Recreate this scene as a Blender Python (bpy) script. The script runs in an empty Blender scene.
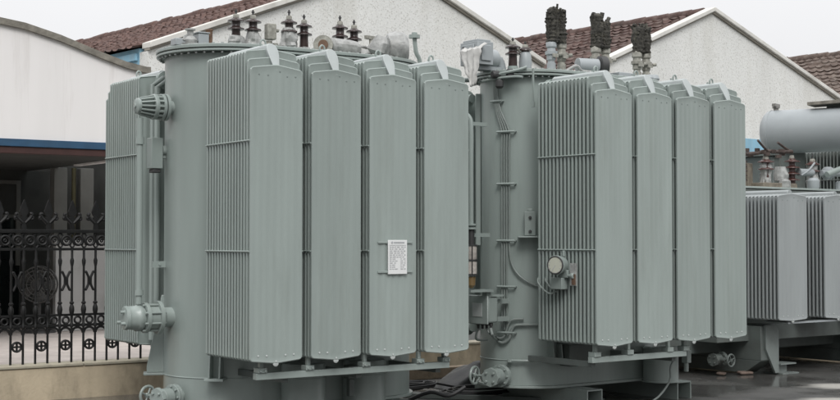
import bpy, math, random
from mathutils import Vector, Matrix, noise
R = math.radians
S = bpy.context.scene
COL = S.collection
random.seed(7)

# ------------------------------------------------------------------ camera
cam = bpy.data.objects.new('camera', bpy.data.cameras.new('camera'))
COL.objects.link(cam)
cam.location = (0, 0, 1.8)
cam.rotation_euler = (math.pi / 2 + .0298, 0, 0)
cam.data.sensor_width = 36
cam.data.lens = 58.5
cam.data.clip_end = 3000
S.camera = cam

# ------------------------------------------------------------------ sky and sun (overcast)
CLOUD, LOW_DIM = 8.4, .8
SUN_EL, SUN_AZ = 46, 172          # azimuth: clockwise from +Y, the camera looks along +Y
W = bpy.data.worlds.new('World'); S.world = W; W.use_nodes = True
nt = W.node_tree; nt.nodes.clear()
sky = nt.nodes.new('ShaderNodeTexSky'); sky.sky_type = 'NISHITA'; sky.sun_disc = False
sky.sun_elevation = R(SUN_EL); sky.sun_rotation = R(SUN_AZ)
sky.air_density = 1.0; sky.dust_density = 6.0; sky.ozone_density = 1.0; sky.altitude = 50
hsv = nt.nodes.new('ShaderNodeHueSaturation'); hsv.inputs['Saturation'].default_value = .10
bg = nt.nodes.new('ShaderNodeBackground'); bg.inputs['Strength'].default_value = .10
wo = nt.nodes.new('ShaderNodeOutputWorld')
nt.links.new(sky.outputs[0], hsv.inputs['Color'])
# overcast: an even cloud deck, more than twice as bright overhead than at the horizon, over the clear sky
tc = nt.nodes.new('ShaderNodeTexCoord'); sep = nt.nodes.new('ShaderNodeSeparateXYZ'); nt.links.new(tc.outputs['Generated'], sep.inputs[0])
lift = nt.nodes.new('ShaderNodeMapRange'); lift.inputs['From Min'].default_value = 0; lift.inputs['From Max'].default_value = 1
lift.inputs['To Min'].default_value = CLOUD; lift.inputs['To Max'].default_value = CLOUD * 2.3; nt.links.new(sep.outputs['Z'], lift.inputs['Value'])
cn = nt.nodes.new('ShaderNodeTexNoise'); cn.inputs['Scale'].default_value = 3.5; cn.inputs['Detail'].default_value = 4; nt.links.new(tc.outputs['Generated'], cn.inputs['Vector'])
cm = nt.nodes.new('ShaderNodeMapRange'); cm.inputs['To Min'].default_value = .94; cm.inputs['To Max'].default_value = 1.06; nt.links.new(cn.outputs['Fac'], cm.inputs['Value'])
mu = nt.nodes.new('ShaderNodeMath'); mu.operation = 'MULTIPLY'; nt.links.new(lift.outputs[0], mu.inputs[0]); nt.links.new(cm.outputs[0], mu.inputs[1])
# low sky behind the viewer dimmed, added to darken undersides and the lower parts
def smooth(sock, a, b, lo, hi):
    q = nt.nodes.new('ShaderNodeMapRange'); q.interpolation_type = 'SMOOTHSTEP'
    for n_, v_ in zip(('From Min', 'From Max', 'To Min', 'To Max'), (a, b, lo, hi)): q.inputs[n_].default_value = v_
    nt.links.new(sock, q.inputs['Value']); return q.outputs[0]
mk1 = smooth(sep.outputs['Y'], -.35, .05, LOW_DIM, 0); mk2 = smooth(sep.outputs['Z'], .10, .42, 1, 0)
mk = nt.nodes.new('ShaderNodeMath'); mk.operation = 'MULTIPLY'; nt.links.new(mk1, mk.inputs[0]); nt.links.new(mk2, mk.inputs[1])
inv = nt.nodes.new('ShaderNodeMath'); inv.operation = 'SUBTRACT'; inv.inputs[0].default_value = 1; nt.links.new(mk.outputs[0], inv.inputs[1])
mu2 = nt.nodes.new('ShaderNodeMath'); mu2.operation = 'MULTIPLY'; nt.links.new(mu.outputs[0], mu2.inputs[0]); nt.links.new(inv.outputs[0], mu2.inputs[1]); mu = mu2
tint = nt.nodes.new('ShaderNodeVectorMath'); tint.operation = 'SCALE'; tint.inputs[0].default_value = (.985, .99, 1.01); nt.links.new(mu.outputs[0], tint.inputs['Scale'])
mixs = nt.nodes.new('ShaderNodeMix'); mixs.data_type = 'RGBA'; mixs.inputs['Factor'].default_value = .85
nt.links.new(hsv.outputs[0], mixs.inputs['A']); nt.links.new(tint.outputs[0], mixs.inputs['B']); nt.links.new(mixs.outputs['Result'], bg.inputs['Color'])
nt.links.new(bg.outputs[0], wo.inputs[0])
sd = bpy.data.lights.new('sun', 'SUN'); sd.energy = 1.4; sd.angle = R(24); sd.color = (1, .985, .965)
so = bpy.data.objects.new('sun', sd); COL.objects.link(so)
az, el = R(SUN_AZ), R(SUN_EL)
sv = Vector((math.sin(az) * math.cos(el), math.cos(az) * math.cos(el), math.sin(el)))
so.rotation_euler = sv.to_track_quat('Z', 'Y').to_euler()
S.view_settings.view_transform = 'Standard'; S.view_settings.look = 'None'
S.view_settings.gamma = 1; S.view_settings.use_curve_mapping = False
S.view_settings.exposure = 0.0
S.render.engine = 'CYCLES'

# ------------------------------------------------------------------ materials
def mat(name, col, rough=.5, metal=0., var=.12, vscale=6., bump=0., bscale=40., spec=.5, stretch=(1, 1, 1), dark=None, dscale=2., damt=.0):
    m = bpy.data.materials.new(name); m.use_nodes = True
    n = m.node_tree.nodes; l = m.node_tree.links
    b = n['Principled BSDF']
    b.inputs['Roughness'].default_value = rough; b.inputs['Metallic'].default_value = metal
    b.inputs['Specular IOR Level'].default_value = spec
    g = n.new('ShaderNodeNewGeometry')
    mp = n.new('ShaderNodeMapping'); mp.inputs['Scale'].default_value = stretch
    l.new(g.outputs['Position'], mp.inputs['Vector'])
    t = n.new('ShaderNodeTexNoise'); t.inputs['Scale'].default_value = vscale; t.inputs['Detail'].default_value = 6
    l.new(mp.outputs[0], t.inputs['Vector'])
    cr = n.new('ShaderNodeValToRGB')
    a = [max(0, c * (1 - var)) for c in col]; c2 = [min(1, c * (1 + var)) for c in col]
    cr.color_ramp.elements[0].position = .3; cr.color_ramp.elements[1].position = .7
    cr.color_ramp.elements[0].color = (*a, 1); cr.color_ramp.elements[1].color = (*c2, 1)
    l.new(t.outputs['Fac'], cr.inputs[0])
    out = cr.outputs[0]
    if dark:
        t2 = n.new('ShaderNodeTexNoise'); t2.inputs['Scale'].default_value = dscale; t2.inputs['Detail'].default_value = 8
        t2.inputs['Roughness'].default_value = .65
        l.new(mp.outputs[0], t2.inputs['Vector'])
        r2 = n.new('ShaderNodeValToRGB'); r2.color_ramp.elements[0].position = .5; r2.color_ramp.elements[1].position = .75
        r2.color_ramp.elements[0].color = (0, 0, 0, 1); r2.color_ramp.elements[1].color = (damt,) * 3 + (1,)
        l.new(t2.outputs['Fac'], r2.inputs[0])
        mx = n.new('ShaderNodeMix'); mx.data_type = 'RGBA'
        l.new(r2.outputs[0], mx.inputs['Factor']); l.new(out, mx.inputs['A']); mx.inputs['B'].default_value = (*dark, 1)
        out = mx.outputs['Result']
    l.new(out, b.inputs['Base Color'])
    if bump:
        t3 = n.new('ShaderNodeTexNoise'); t3.inputs['Scale'].default_value = bscale; t3.inputs['Detail'].default_value = 4
        l.new(g.outputs['Position'], t3.inputs['Vector'])
        bp = n.new('ShaderNodeBump'); bp.inputs['Strength'].default_value = bump; bp.inputs['Distance'].default_value = .02
        l.new(t3.outputs['Fac'], bp.inputs['Height']); l.new(bp.outputs[0], b.inputs['Normal'])
    return m

def roughcast(name, col, speck, lo=.56, bumpd=.02):
    m = mat(name, col, .95, var=.04, vscale=.7, stretch=(1.6, 1.6, .3), dark=(col[0] * .72, col[1] * .70, col[2] * .65), dscale=.75, damt=.6)
    n = m.node_tree.nodes; l = m.node_tree.links; b = n['Principled BSDF']
    src = b.inputs['Base Color'].links[0].from_socket
    g = n['Geometry']
    t = n.new('ShaderNodeTexNoise'); t.inputs['Scale'].default_value = 34; t.inputs['Detail'].default_value = 2.5
    l.new(g.outputs['Position'], t.inputs['Vector'])
    r = n.new('ShaderNodeValToRGB'); r.color_ramp.elements[0].position = lo; r.color_ramp.elements[1].position = lo + .1
    r.color_ramp.elements[0].color = (0, 0, 0, 1); r.color_ramp.elements[1].color = (.75, .75, .75, 1)
    l.new(t.outputs['Fac'], r.inputs[0])
    mx = n.new('ShaderNodeMix'); mx.data_type = 'RGBA'
    l.new(r.outputs[0], mx.inputs['Factor']); l.new(src, mx.inputs['A']); mx.inputs['B'].default_value = (*speck, 1)
    l.new(mx.outputs['Result'], b.inputs['Base Color'])
    t3 = n.new('ShaderNodeTexNoise'); t3.inputs['Scale'].default_value = 22; t3.inputs['Detail'].default_value = 3
    l.new(g.outputs['Position'], t3.inputs['Vector'])
    bp = n.new('ShaderNodeBump'); bp.inputs['Strength'].default_value = .35; bp.inputs['Distance'].default_value = bumpd
    l.new(t3.outputs['Fac'], bp.inputs['Height']); l.new(bp.outputs[0], b.inputs['Normal'])
    return m

M = {}
M['paint'] = mat('grey_green_paint', (.296, .342, .322), .30, var=.06, vscale=4.5, stretch=(1, 1, .14), bump=.04, bscale=22, dark=(.20, .225, .205), dscale=3.2, damt=.5)
M['paint_top'] = mat('skylit_header_paint', (.39, .425, .42), .34, var=.06, vscale=5, dark=(.32, .35, .34), dscale=4, damt=.5)  # header tops coloured lighter to stand in for sky light on them
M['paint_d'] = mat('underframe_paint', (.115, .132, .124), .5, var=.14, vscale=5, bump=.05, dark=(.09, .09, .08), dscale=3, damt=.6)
def piece_tone(m, lo, hi):
    n = m.node_tree.nodes; l = m.node_tree.links; b = n['Principled BSDF']; src = b.inputs['Base Color'].links[0].from_socket
    oi = n.new('ShaderNodeObjectInfo'); mr = n.new('ShaderNodeMapRange'); mr.inputs['To Min'].default_value = lo; mr.inputs['To Max'].default_value = hi
    l.new(oi.outputs['Random'], mr.inputs['Value'])
    sc = n.new('ShaderNodeVectorMath'); sc.operation = 'SCALE'; l.new(src, sc.inputs[0]); l.new(mr.outputs[0], sc.inputs['Scale']); l.new(sc.outputs[0], b.inputs['Base Color'])
piece_tone(M['paint'], .94, 1.06)
M['paint_b'] = mat('bluish_grey_paint', (.325, .352, .362), .4, var=.06, vscale=2, dark=(.24, .26, .27), dscale=1.5, damt=.4)
M['paint_c'] = mat('weathered_grey_paint', (.30, .325, .325), .4, var=.07, vscale=4, stretch=(1, 1, .2), dark=(.22, .235, .235), dscale=3, damt=.5)
M['paint_m'] = mat('dull_underframe_paint', (.185, .21, .20), .5, var=.12, vscale=5, dark=(.10, .105, .10), dscale=4, damt=.6)
M['spot'] = mat('bright_weld_spot', (.47, .50, .485), .5, var=.04)
M['dimple'] = mat('dimple_grey', (.20, .235, .22), .6, var=.04)
M['bolt'] = mat('zinc_bolt', (.36, .38, .37), .4, metal=.4)
M['porc'] = mat('brown_porcelain', (.040, .026, .024), .25, var=.25, vscale=14)
M['porc_red'] = mat('red_brown_porcelain', (.075, .032, .027), .3, var=.25, vscale=14)
M['steel'] = mat('dull_steel', (.30, .29, .27), .45, metal=.5, var=.2)
M['rust'] = mat('rusty_brown', (.14, .085, .055), .85, var=.3, vscale=20, bump=.2)
M['darkmetal'] = mat('dark_metal', (.045, .045, .045), .55, var=.25)
M['busbar'] = mat('tarnished_copper', (.06, .042, .036), .6, var=.35, vscale=14, bump=.2)
M['oldwood'] = mat('greyed_board', (.19, .165, .13), .85, var=.3, vscale=12, bump=.2)
M['soot'] = mat('sooty_cover', (.042, .040, .034), .9, var=.6, vscale=26, bump=.6, bscale=50, dark=(.13, .122, .095), dscale=14, damt=.8)
M['stone'] = mat('dusty_grey_ceramic', (.30, .295, .26), .75, var=.3, vscale=24, bump=.2, dark=(.12, .11, .09), dscale=14, damt=.7)
M['wrap'] = mat('dusty_plastic_film', (.33, .335, .325), .42, var=.3, vscale=14, bump=.5, bscale=18, dark=(.16, .155, .14), dscale=8, damt=.5)
M['sheet'] = mat('white_plastic_sheet', (.50, .495, .475), .4, var=.08, vscale=8, bump=.2, bscale=9)
M['white'] = mat('white_plate', (.72, .73, .72), .4, var=.03)
M['ink'] = mat('grey_print', (.40, .41, .42), .6, var=.1)
M['dial'] = mat('cream_dial', (.50, .51, .43), .3, var=.06)
M['silica'] = mat('desiccant', (.50, .46, .42), .35, var=.2, vscale=40)
M['amber'] = mat('amber_cup', (.22, .15, .07), .2, var=.2)
M['cable'] = mat('black_cable', (.022, .022, .023), .5, var=.2)
M['cable_grey'] = mat('grey_conduit', (.22, .25, .235), .45, var=.1)
M['iron'] = mat('black_cast_iron', (.011, .011, .011), .55, var=.3, spec=.3, vscale=12)
M['concrete'] = mat('stained_plinth', (.53, .445, .32), .9, var=.18, vscale=3.2, bump=.2, bscale=30, stretch=(1, 1, .45), dark=(.17, .14, .10), dscale=2.4, damt=.75)
M['ledge'] = mat('plinth_coping', (.42, .385, .30), .85, var=.2, vscale=8, bump=.15, dark=(.2, .18, .14), dscale=4, damt=.6)
M['patio'] = mat('pale_paving', (.58, .52, .48), .8, var=.1, vscale=4, bump=.1, dark=(.3, .27, .24), dscale=1.5, damt=.4)
M['facade'] = mat('off_white_render', (.79, .77, .755), .9, var=.04, vscale=1.2, stretch=(2.2, 2.2, .16), bump=.05, bscale=12, dark=(.54, .505, .475), dscale=1.5, damt=.85)
M['coping'] = mat('mossy_coping', (.22, .205, .175), .9, var=.3, vscale=9, bump=.3, dark=(.09, .085, .07), dscale=5, damt=.8)
M['blue'] = mat('blue_beam_paint', (.022, .075, .145), .6, var=.18, vscale=4, dark=(.03, .06, .09), dscale=3, damt=.5)
M['maroon'] = mat('maroon_paint', (.05, .02, .017), .7, var=.2)
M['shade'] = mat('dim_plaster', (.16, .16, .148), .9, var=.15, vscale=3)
M['inner'] = mat('shaded_plaster', (.05, .052, .048), .9, var=.2, vscale=3)  # dark colour stands in for the shade inside the porch
M['paleblue'] = mat('pale_blue_paint', (.26, .47, .60), .7, var=.1, vscale=2, stretch=(2, 2, .4), dark=(.42, .5, .54), dscale=3, damt=.5)
M['dimwhite'] = mat('shaded_white_render', (.50, .50, .49), .9, var=.06, vscale=3, dark=(.33, .33, .31), dscale=2, damt=.6)  # white greyed in the colour for the shadow on the partition
M['fandark'] = mat('dark_grey_metal', (.085, .085, .082), .6, var=.2)  # even dark grey of the fan's guard and blades
M['yellow'] = mat('ochre_pipe', (.09, .082, .04), .6, var=.2)
M['glass'] = mat('dark_glass', (.012, .016, .016), .08, var=.1)
M['gable'] = roughcast('roughcast_wall', (.73, .735, .71), (.46, .455, .42), .56)
M['verge'] = mat('verge_render', (.66, .65, .61), .9, var=.1, vscale=3, dark=(.35, .33, .28), dscale=2, damt=.6)
M['vergeshadow'] = mat('verge_shadow_paint', (.33, .31, .27), .9, var=.15, vscale=5)
M['wood'] = mat('weathered_timber', (.28, .22, .155), .85, var=.25, vscale=12, bump=.2)
M['tarp'] = mat('black_tarpaulin', (.022, .024, .024), .42, var=.3, vscale=7, bump=.3, bscale=9)
M['brick'] = mat('orange_brick', (.17, .128, .105), .9, var=.25, vscale=18, bump=.3)

def roofmat(name, c1, c2, c3):
    m = mat(name, c1, .9, var=.3, vscale=9, bump=.3, bscale=30, dark=c3, dscale=2.4, damt=.85)
    n = m.node_tree.nodes; l = m.node_tree.links; b = n['Principled BSDF']
    src = b.inputs['Base Color'].links[0].from_socket
    t = n.new('ShaderNodeTexNoise'); t.inputs['Scale'].default_value = 5.5; t.inputs['Detail'].default_value = 5
    l.new(n['Geometry'].outputs['Position'], t.inputs['Vector'])
    r = n.new('ShaderNodeValToRGB'); r.color_ramp.elements[0].position = .5; r.color_ramp.elements[1].position = .66
    r.color_ramp.elements[1].color = (.8, .8, .8, 1)
    l.new(t.outputs['Fac'], r.inputs[0])
    mx = n.new('ShaderNodeMix'); mx.data_type = 'RGBA'
    l.new(r.outputs[0], mx.inputs['Factor']); l.new(src, mx.inputs['A']); mx.inputs['B'].default_value = (*c2, 1)
    l.new(mx.outputs['Result'], b.inputs['Base Color'])
    return m
M['tile1'] = roofmat('brown_tiles', (.105, .062, .052), (.135, .08, .065), (.07, .045, .04))
M['tile2'] = roofmat('red_brown_tiles', (.092, .056, .048), (.155, .115, .10), (.06, .05, .045))
M['tile3'] = roofmat('grey_brown_tiles', (.115, .085, .07), (.20, .165, .14), (.05, .042, .036))

def ground_material():
    m = mat('wet_yard', (.078, .077, .073), .4, var=.3, vscale=2.2, bump=.25, bscale=45, dark=(.12, .117, .106), dscale=.9, damt=.7)
    n = m.node_tree.nodes; l = m.node_tree.links; b = n['Principled BSDF']
    def nd(t, **k):
        q = n.new(t)
        for a, v in k.items(): setattr(q, a, v)
        return q
    pos = n['Geometry'].outputs['Position']
    t = nd('ShaderNodeTexNoise'); t.inputs['Scale'].default_value = .8; t.inputs['Detail'].default_value = 7; l.new(pos, t.inputs['Vector'])
    r = nd('ShaderNodeValToRGB'); r.color_ramp.elements[0].position = .42; r.color_ramp.elements[1].position = .62
    r.color_ramp.elements[0].color = (.10, .10, .10, 1); r.color_ramp.elements[1].color = (.5, .5, .5, 1)
    l.new(t.outputs['Fac'], r.inputs[0])
    rough = r.outputs[0]; col = b.inputs['Base Color'].links[0].from_socket
    # patches of the concrete that have dried out pale
    for (cx, cy, rx, ry) in DRY:
        mp = nd('ShaderNodeMapping'); mp.inputs['Location'].default_value = (-cx / rx, -cy / ry, 0); mp.inputs['Scale'].default_value = (1 / rx, 1 / ry, 0); l.new(pos, mp.inputs['Vector'])
        ln = nd('ShaderNodeVectorMath', operation='LENGTH'); l.new(mp.outputs[0], ln.inputs[0])
        t4 = nd('ShaderNodeTexNoise'); t4.inputs['Scale'].default_value = 1.9; t4.inputs['Detail'].default_value = 7; l.new(pos, t4.inputs['Vector'])
        ad = nd('ShaderNodeMath', operation='ADD'); l.new(ln.outputs['Value'], ad.inputs[0]); l.new(t4.outputs['Fac'], ad.inputs[1])
        k = nd('ShaderNodeValToRGB'); k.color_ramp.elements[0].position = .95; k.color_ramp.elements[0].color = (1, 1, 1, 1); k.color_ramp.elements[1].position = 1.3; k.color_ramp.elements[1].color = (0, 0, 0, 1)
        sc = nd('ShaderNodeMath', operation='MULTIPLY'); sc.inputs[1].default_value = .7; l.new(ad.outputs[0], sc.inputs[0]); l.new(sc.outputs[0], k.inputs[0])
        k.color_ramp.elements[0].position = .66; k.color_ramp.elements[1].position = .9
        mx = nd('ShaderNodeMix', data_type='RGBA'); l.new(k.outputs[0], mx.inputs['Factor']); l.new(col, mx.inputs['A']); mx.inputs['B'].default_value = (.33, .32, .29, 1); col = mx.outputs['Result']
        m2 = nd('ShaderNodeMix', data_type='RGBA'); l.new(k.outputs[0], m2.inputs['Factor']); l.new(rough, m2.inputs['A']); m2.inputs['B'].default_value = (.8, .8, .8, 1); rough = m2.outputs['Result']
    l.new(col, b.inputs['Base Color']); l.new(rough, b.inputs['Roughness'])
    bp = n['Bump']; mm = nd('ShaderNodeMath', operation='MULTIPLY'); mm.inputs[1].default_value = .3
    l.new(rough, mm.inputs[0]); l.new(mm.outputs[0], bp.inputs['Strength'])
    return m
DRY = [(5.6, 16.9, 1.3, .5), (4.9, 15.4, 1.2, .45), (-.1, 15.9, 1.5, .4)]
M['yard'] = ground_material()

# ------------------------------------------------------------------ mesh helpers
def perp(d):
    a = Vector((0, 0, 1)) if abs(d.z) < .9 else Vector((1, 0, 0))
    x = d.cross(a).normalized(); return x, d.cross(x).normalized()

class MB:
    def __init__(s): s.v = []; s.f = []; s.m = []
    def add(s, vs, fs, mi=0):
        o = len(s.v); s.v += [tuple(v) for v in vs]
        s.f += [tuple(i + o for i in f) for f in fs]; s.m += [mi] * len(fs); return s
    def box(s, x0, x1, y0, y1, z0, z1, mi=0):
        vs = [(x, y, z) for z in (z0, z1) for y in (y0, y1) for x in (x0, x1)]
        return s.add(vs, [(0, 2, 3, 1), (4, 5, 7, 6), (0, 1, 5, 4), (2, 6, 7, 3), (0, 4, 6, 2), (1, 3, 7, 5)], mi)
    def obox(s, c, size, rz=0, rx=0, ry=0, mi=0):
        Mx = Matrix.Translation(c) @ Matrix.Rotation(rz, 4, 'Z') @ Matrix.Rotation(ry, 4, 'Y') @ Matrix.Rotation(rx, 4, 'X')
        a, b, d = (q / 2 for q in size)
        vs = [Mx @ Vector((x, y, z)) for z in (-d, d) for y in (-b, b) for x in (-a, a)]
        return s.add(vs, [(0, 2, 3, 1), (4, 5, 7, 6), (0, 1, 5, 4), (2, 6, 7, 3), (0, 4, 6, 2), (1, 3, 7, 5)], mi)
    def lathe(s, prof, o, axis=(0, 0, 1), n=20, mi=0, jit=0., seed=0):
        """prof: list of (radius, height along the axis)"""
        d = Vector(axis).normalized(); x, y = perp(d); o = Vector(o)
        vs = []; fs = []
        for j, (r, h) in enumerate(prof):
            for k in range(n):
                a = 2 * math.pi * k / n
                q = x * math.cos(a) + y * math.sin(a)
                rr = r
                if jit:
                    rr = r * (1 + jit * noise.noise(Vector((math.cos(a) * 1.3, math.sin(a) * 1.3, h * 9 + seed * 7.3))) + jit * .6 * noise.noise(Vector((math.cos(a) * 4 + seed, math.sin(a) * 4, h * 25))))
                vs.append(o + d * h + q * rr)
        for j in range(len(prof) - 1):
            for k in range(n):
                k2 = (k + 1) % n
                fs.append((j * n + k, (j + 1) * n + k, (j + 1) * n + k2, j * n + k2))
        fs.append(tuple(range(n))); fs.append(tuple(reversed(range((len(prof) - 1) * n, len(prof) * n))))
        return s.add(vs, fs, mi)
    def cyl(s, p0, p1, r0, r1=None, n=14, mi=0):
        p0 = Vector(p0); p1 = Vector(p1)
        return s.lathe([(r0, 0), (r0 if r1 is None else r1, (p1 - p0).length)], p0, p1 - p0, n, mi)
    def tube(s, pts, r, n=8, mi=0, smooth=0, closed=False):
        P = [Vector(p) for p in pts]
        if smooth:
            Q = []
            for i in range(len(P) - 1):
                a = P[max(i - 1, 0)]; b = P[i]; c = P[i + 1]; d = P[min(i + 2, len(P) - 1)]
                for k in range(smooth):
                    t = k / smooth
                    Q.append(.5 * ((2 * b) + (c - a) * t + (2 * a - 5 * b + 4 * c - d) * t * t + (3 * b - a - 3 * c + d) * t ** 3))
            Q.append(P[-1]); P = Q
        m = len(P); vs = []; fs = []
        x = None
        for i, p in enumerate(P):
            if closed: d = (P[(i + 1) % m] - P[i - 1]).normalized()
            else: d = (P[min(i + 1, m - 1)] - P[max(i - 1, 0)]).normalized()
            if x is None: x, y = perp(d)
            else:
                x = (x - d * x.dot(d)).normalized(); y = d.cross(x)
            for k in range(n):
                a = 2 * math.pi * k / n
                vs.append(p + (x * math.cos(a) + y * math.sin(a)) * r)
        for i in range(m if closed else m - 1):
            i2 = (i + 1) % m
            for k in range(n):
                k2 = (k + 1) % n
                fs.append((i * n + k, i2 * n + k, i2 * n + k2, i * n + k2))
        if not closed:
            fs.append(tuple(reversed(range(n)))); fs.append(tuple(range((m - 1) * n, m * n)))
        return s.add(vs, fs, mi)
    def ring(s, c, axis, R_, r, n=28, k=8, mi=0):
        d = Vector(axis).normalized(); x, y = perp(d); c = Vector(c)
        return s.tube([c + (x * math.cos(2 * math.pi * i / n) + y * math.sin(2 * math.pi * i / n)) * R_ for i in range(n)], r, k, mi, closed=True)
    def prism(s, poly, z0, z1, mi=0, T=None):
        """poly in (x, y), extruded in z; T maps (x, y, z) to a point"""
        T = T or (lambda x, y, z: (x, y, z))
        n = len(poly)
        vs = [T(x, y, z0) for x, y in poly] + [T(x, y, z1) for x, y in poly]
        fs = [tuple(reversed(range(n))), tuple(range(n, 2 * n))] + [(i, (i + 1) % n, n + (i + 1) % n, n + i) for i in range(n)]
        return s.add(vs, fs, mi)
    def build(s, name, mats, parent=None, bevel=0., sharp=35, loc=None):
        me = bpy.data.meshes.new(name); me.from_pydata(s.v, [], s.f); me.validate()
        if not isinstance(mats, (list, tuple)): mats = [mats]
        for m in mats: me.materials.append(m if not isinstance(m, str) else M[m])
        for p, i in zip(me.polygons, s.m): p.material_index = i; p.use_smooth = True
        import bmesh
        b = bmesh.new(); b.from_mesh(me); bmesh.ops.recalc_face_normals(b, faces=b.faces); b.to_mesh(me); b.free()
        me.set_sharp_from_angle(angle=R(sharp))
        o = bpy.data.objects.new(name, me); COL.objects.link(o)
        if parent: o.parent = parent
        if loc: o.location = loc
        if bevel:
            q = o.modifiers.new('bevel', 'BEVEL'); q.width = bevel; q.segments = 2; q.limit_method = 'ANGLE'; q.angle_limit = R(40)
        return o

def tag(o, label=None, cat=None, group=None, kind=None):
    if label: o['label'] = label
    if cat: o['category'] = cat
    if group: o['group'] = group
    if kind: o['kind'] = kind
    return o
def thing(name, loc, rz, label, cat, group=None):
    o = bpy.data.objects.new(name, None); COL.objects.link(o); o.empty_display_size = .2
    o.location = loc; o.rotation_euler = (0, 0, rz)
    return tag(o, label, cat, group)
def kids(o): return [c for c in bpy.data.objects if c.parent == o]
def copy_tree(o, parent=None):
    ch = kids(o); c = o.copy(); COL.objects.link(c); c.parent = parent
    for k in ch: copy_tree(k, c)
    return c
def clone(o, parent, loc=None, rz=None):
    c = copy_tree(o, parent)
    if loc is not None: c.location = loc
    if rz is not None: c.rotation_euler = (0, 0, rz)
    return c

TA = (-1.4789, 11.8425, .6079)      # frame of the nearer transformer: x runs along the row, y goes inwards
TB = (1.7634, 13.7237, .653)
BF = (-6.5607, 19.2705, .70)        # frame of the gabled sheds
TC = (5.275, 18.357, .65)
def wpt(F, x, y, z=0):
    c, s = math.cos(F[2]), math.sin(F[2])
    return Vector((F[0] + c * x - s * y, F[1] + s * x + c * y, z))

# ------------------------------------------------------------------ ground, patio
g = MB(); g.add([(-400, -400, 0), (400, -400, 0), (400, 900, 0), (-400, 900, 0)], [(0, 1, 2, 3)])
tag(g.build('ground', 'yard'), kind='structure')
pt = MB()
pt.add([wpt(TA, -14, 4.72, .385), wpt(TA, 40, 4.72, .385), wpt(TA, 40, 40, .385), wpt(TA, -14, 40, .385)], [(0, 1, 2, 3)])
tag(pt.build('patio', 'patio'), kind='structure')

al = MB()
al.add([wpt(TA, 2.9, 4.74, .389), wpt(TA, 40, 4.74, .389), wpt(TA, 40, 8.6, .389), wpt(TA, 2.9, 8.6, .389)], [(0, 1, 2, 3)])
M['dark_strip'] = mat('dark_paving', (.05, .052, .048), .7, var=.2, vscale=3, bump=.2)  # colour of the added dark sheet just above the pale patio
tag(al.build('patio_strip', 'dark_strip'), kind='structure')

# ------------------------------------------------------------------ low plinth wall
lw = thing('low_wall', (TA[0], TA[1], 0), TA[2], 'low stained ochre masonry wall carrying the black iron fence', 'wall')
b = MB(); b.box(-6, 16, 4.52, 4.80, -.1, .365); b.build('wall_body', 'concrete', lw, bevel=.01)
b = MB()
x = -6
while x < 16:
    b.box(x + .004, x + 1.246, 4.505, 4.815, .367, .402); x += 1.25
b.build('coping', 'ledge', lw, bevel=.008)

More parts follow.
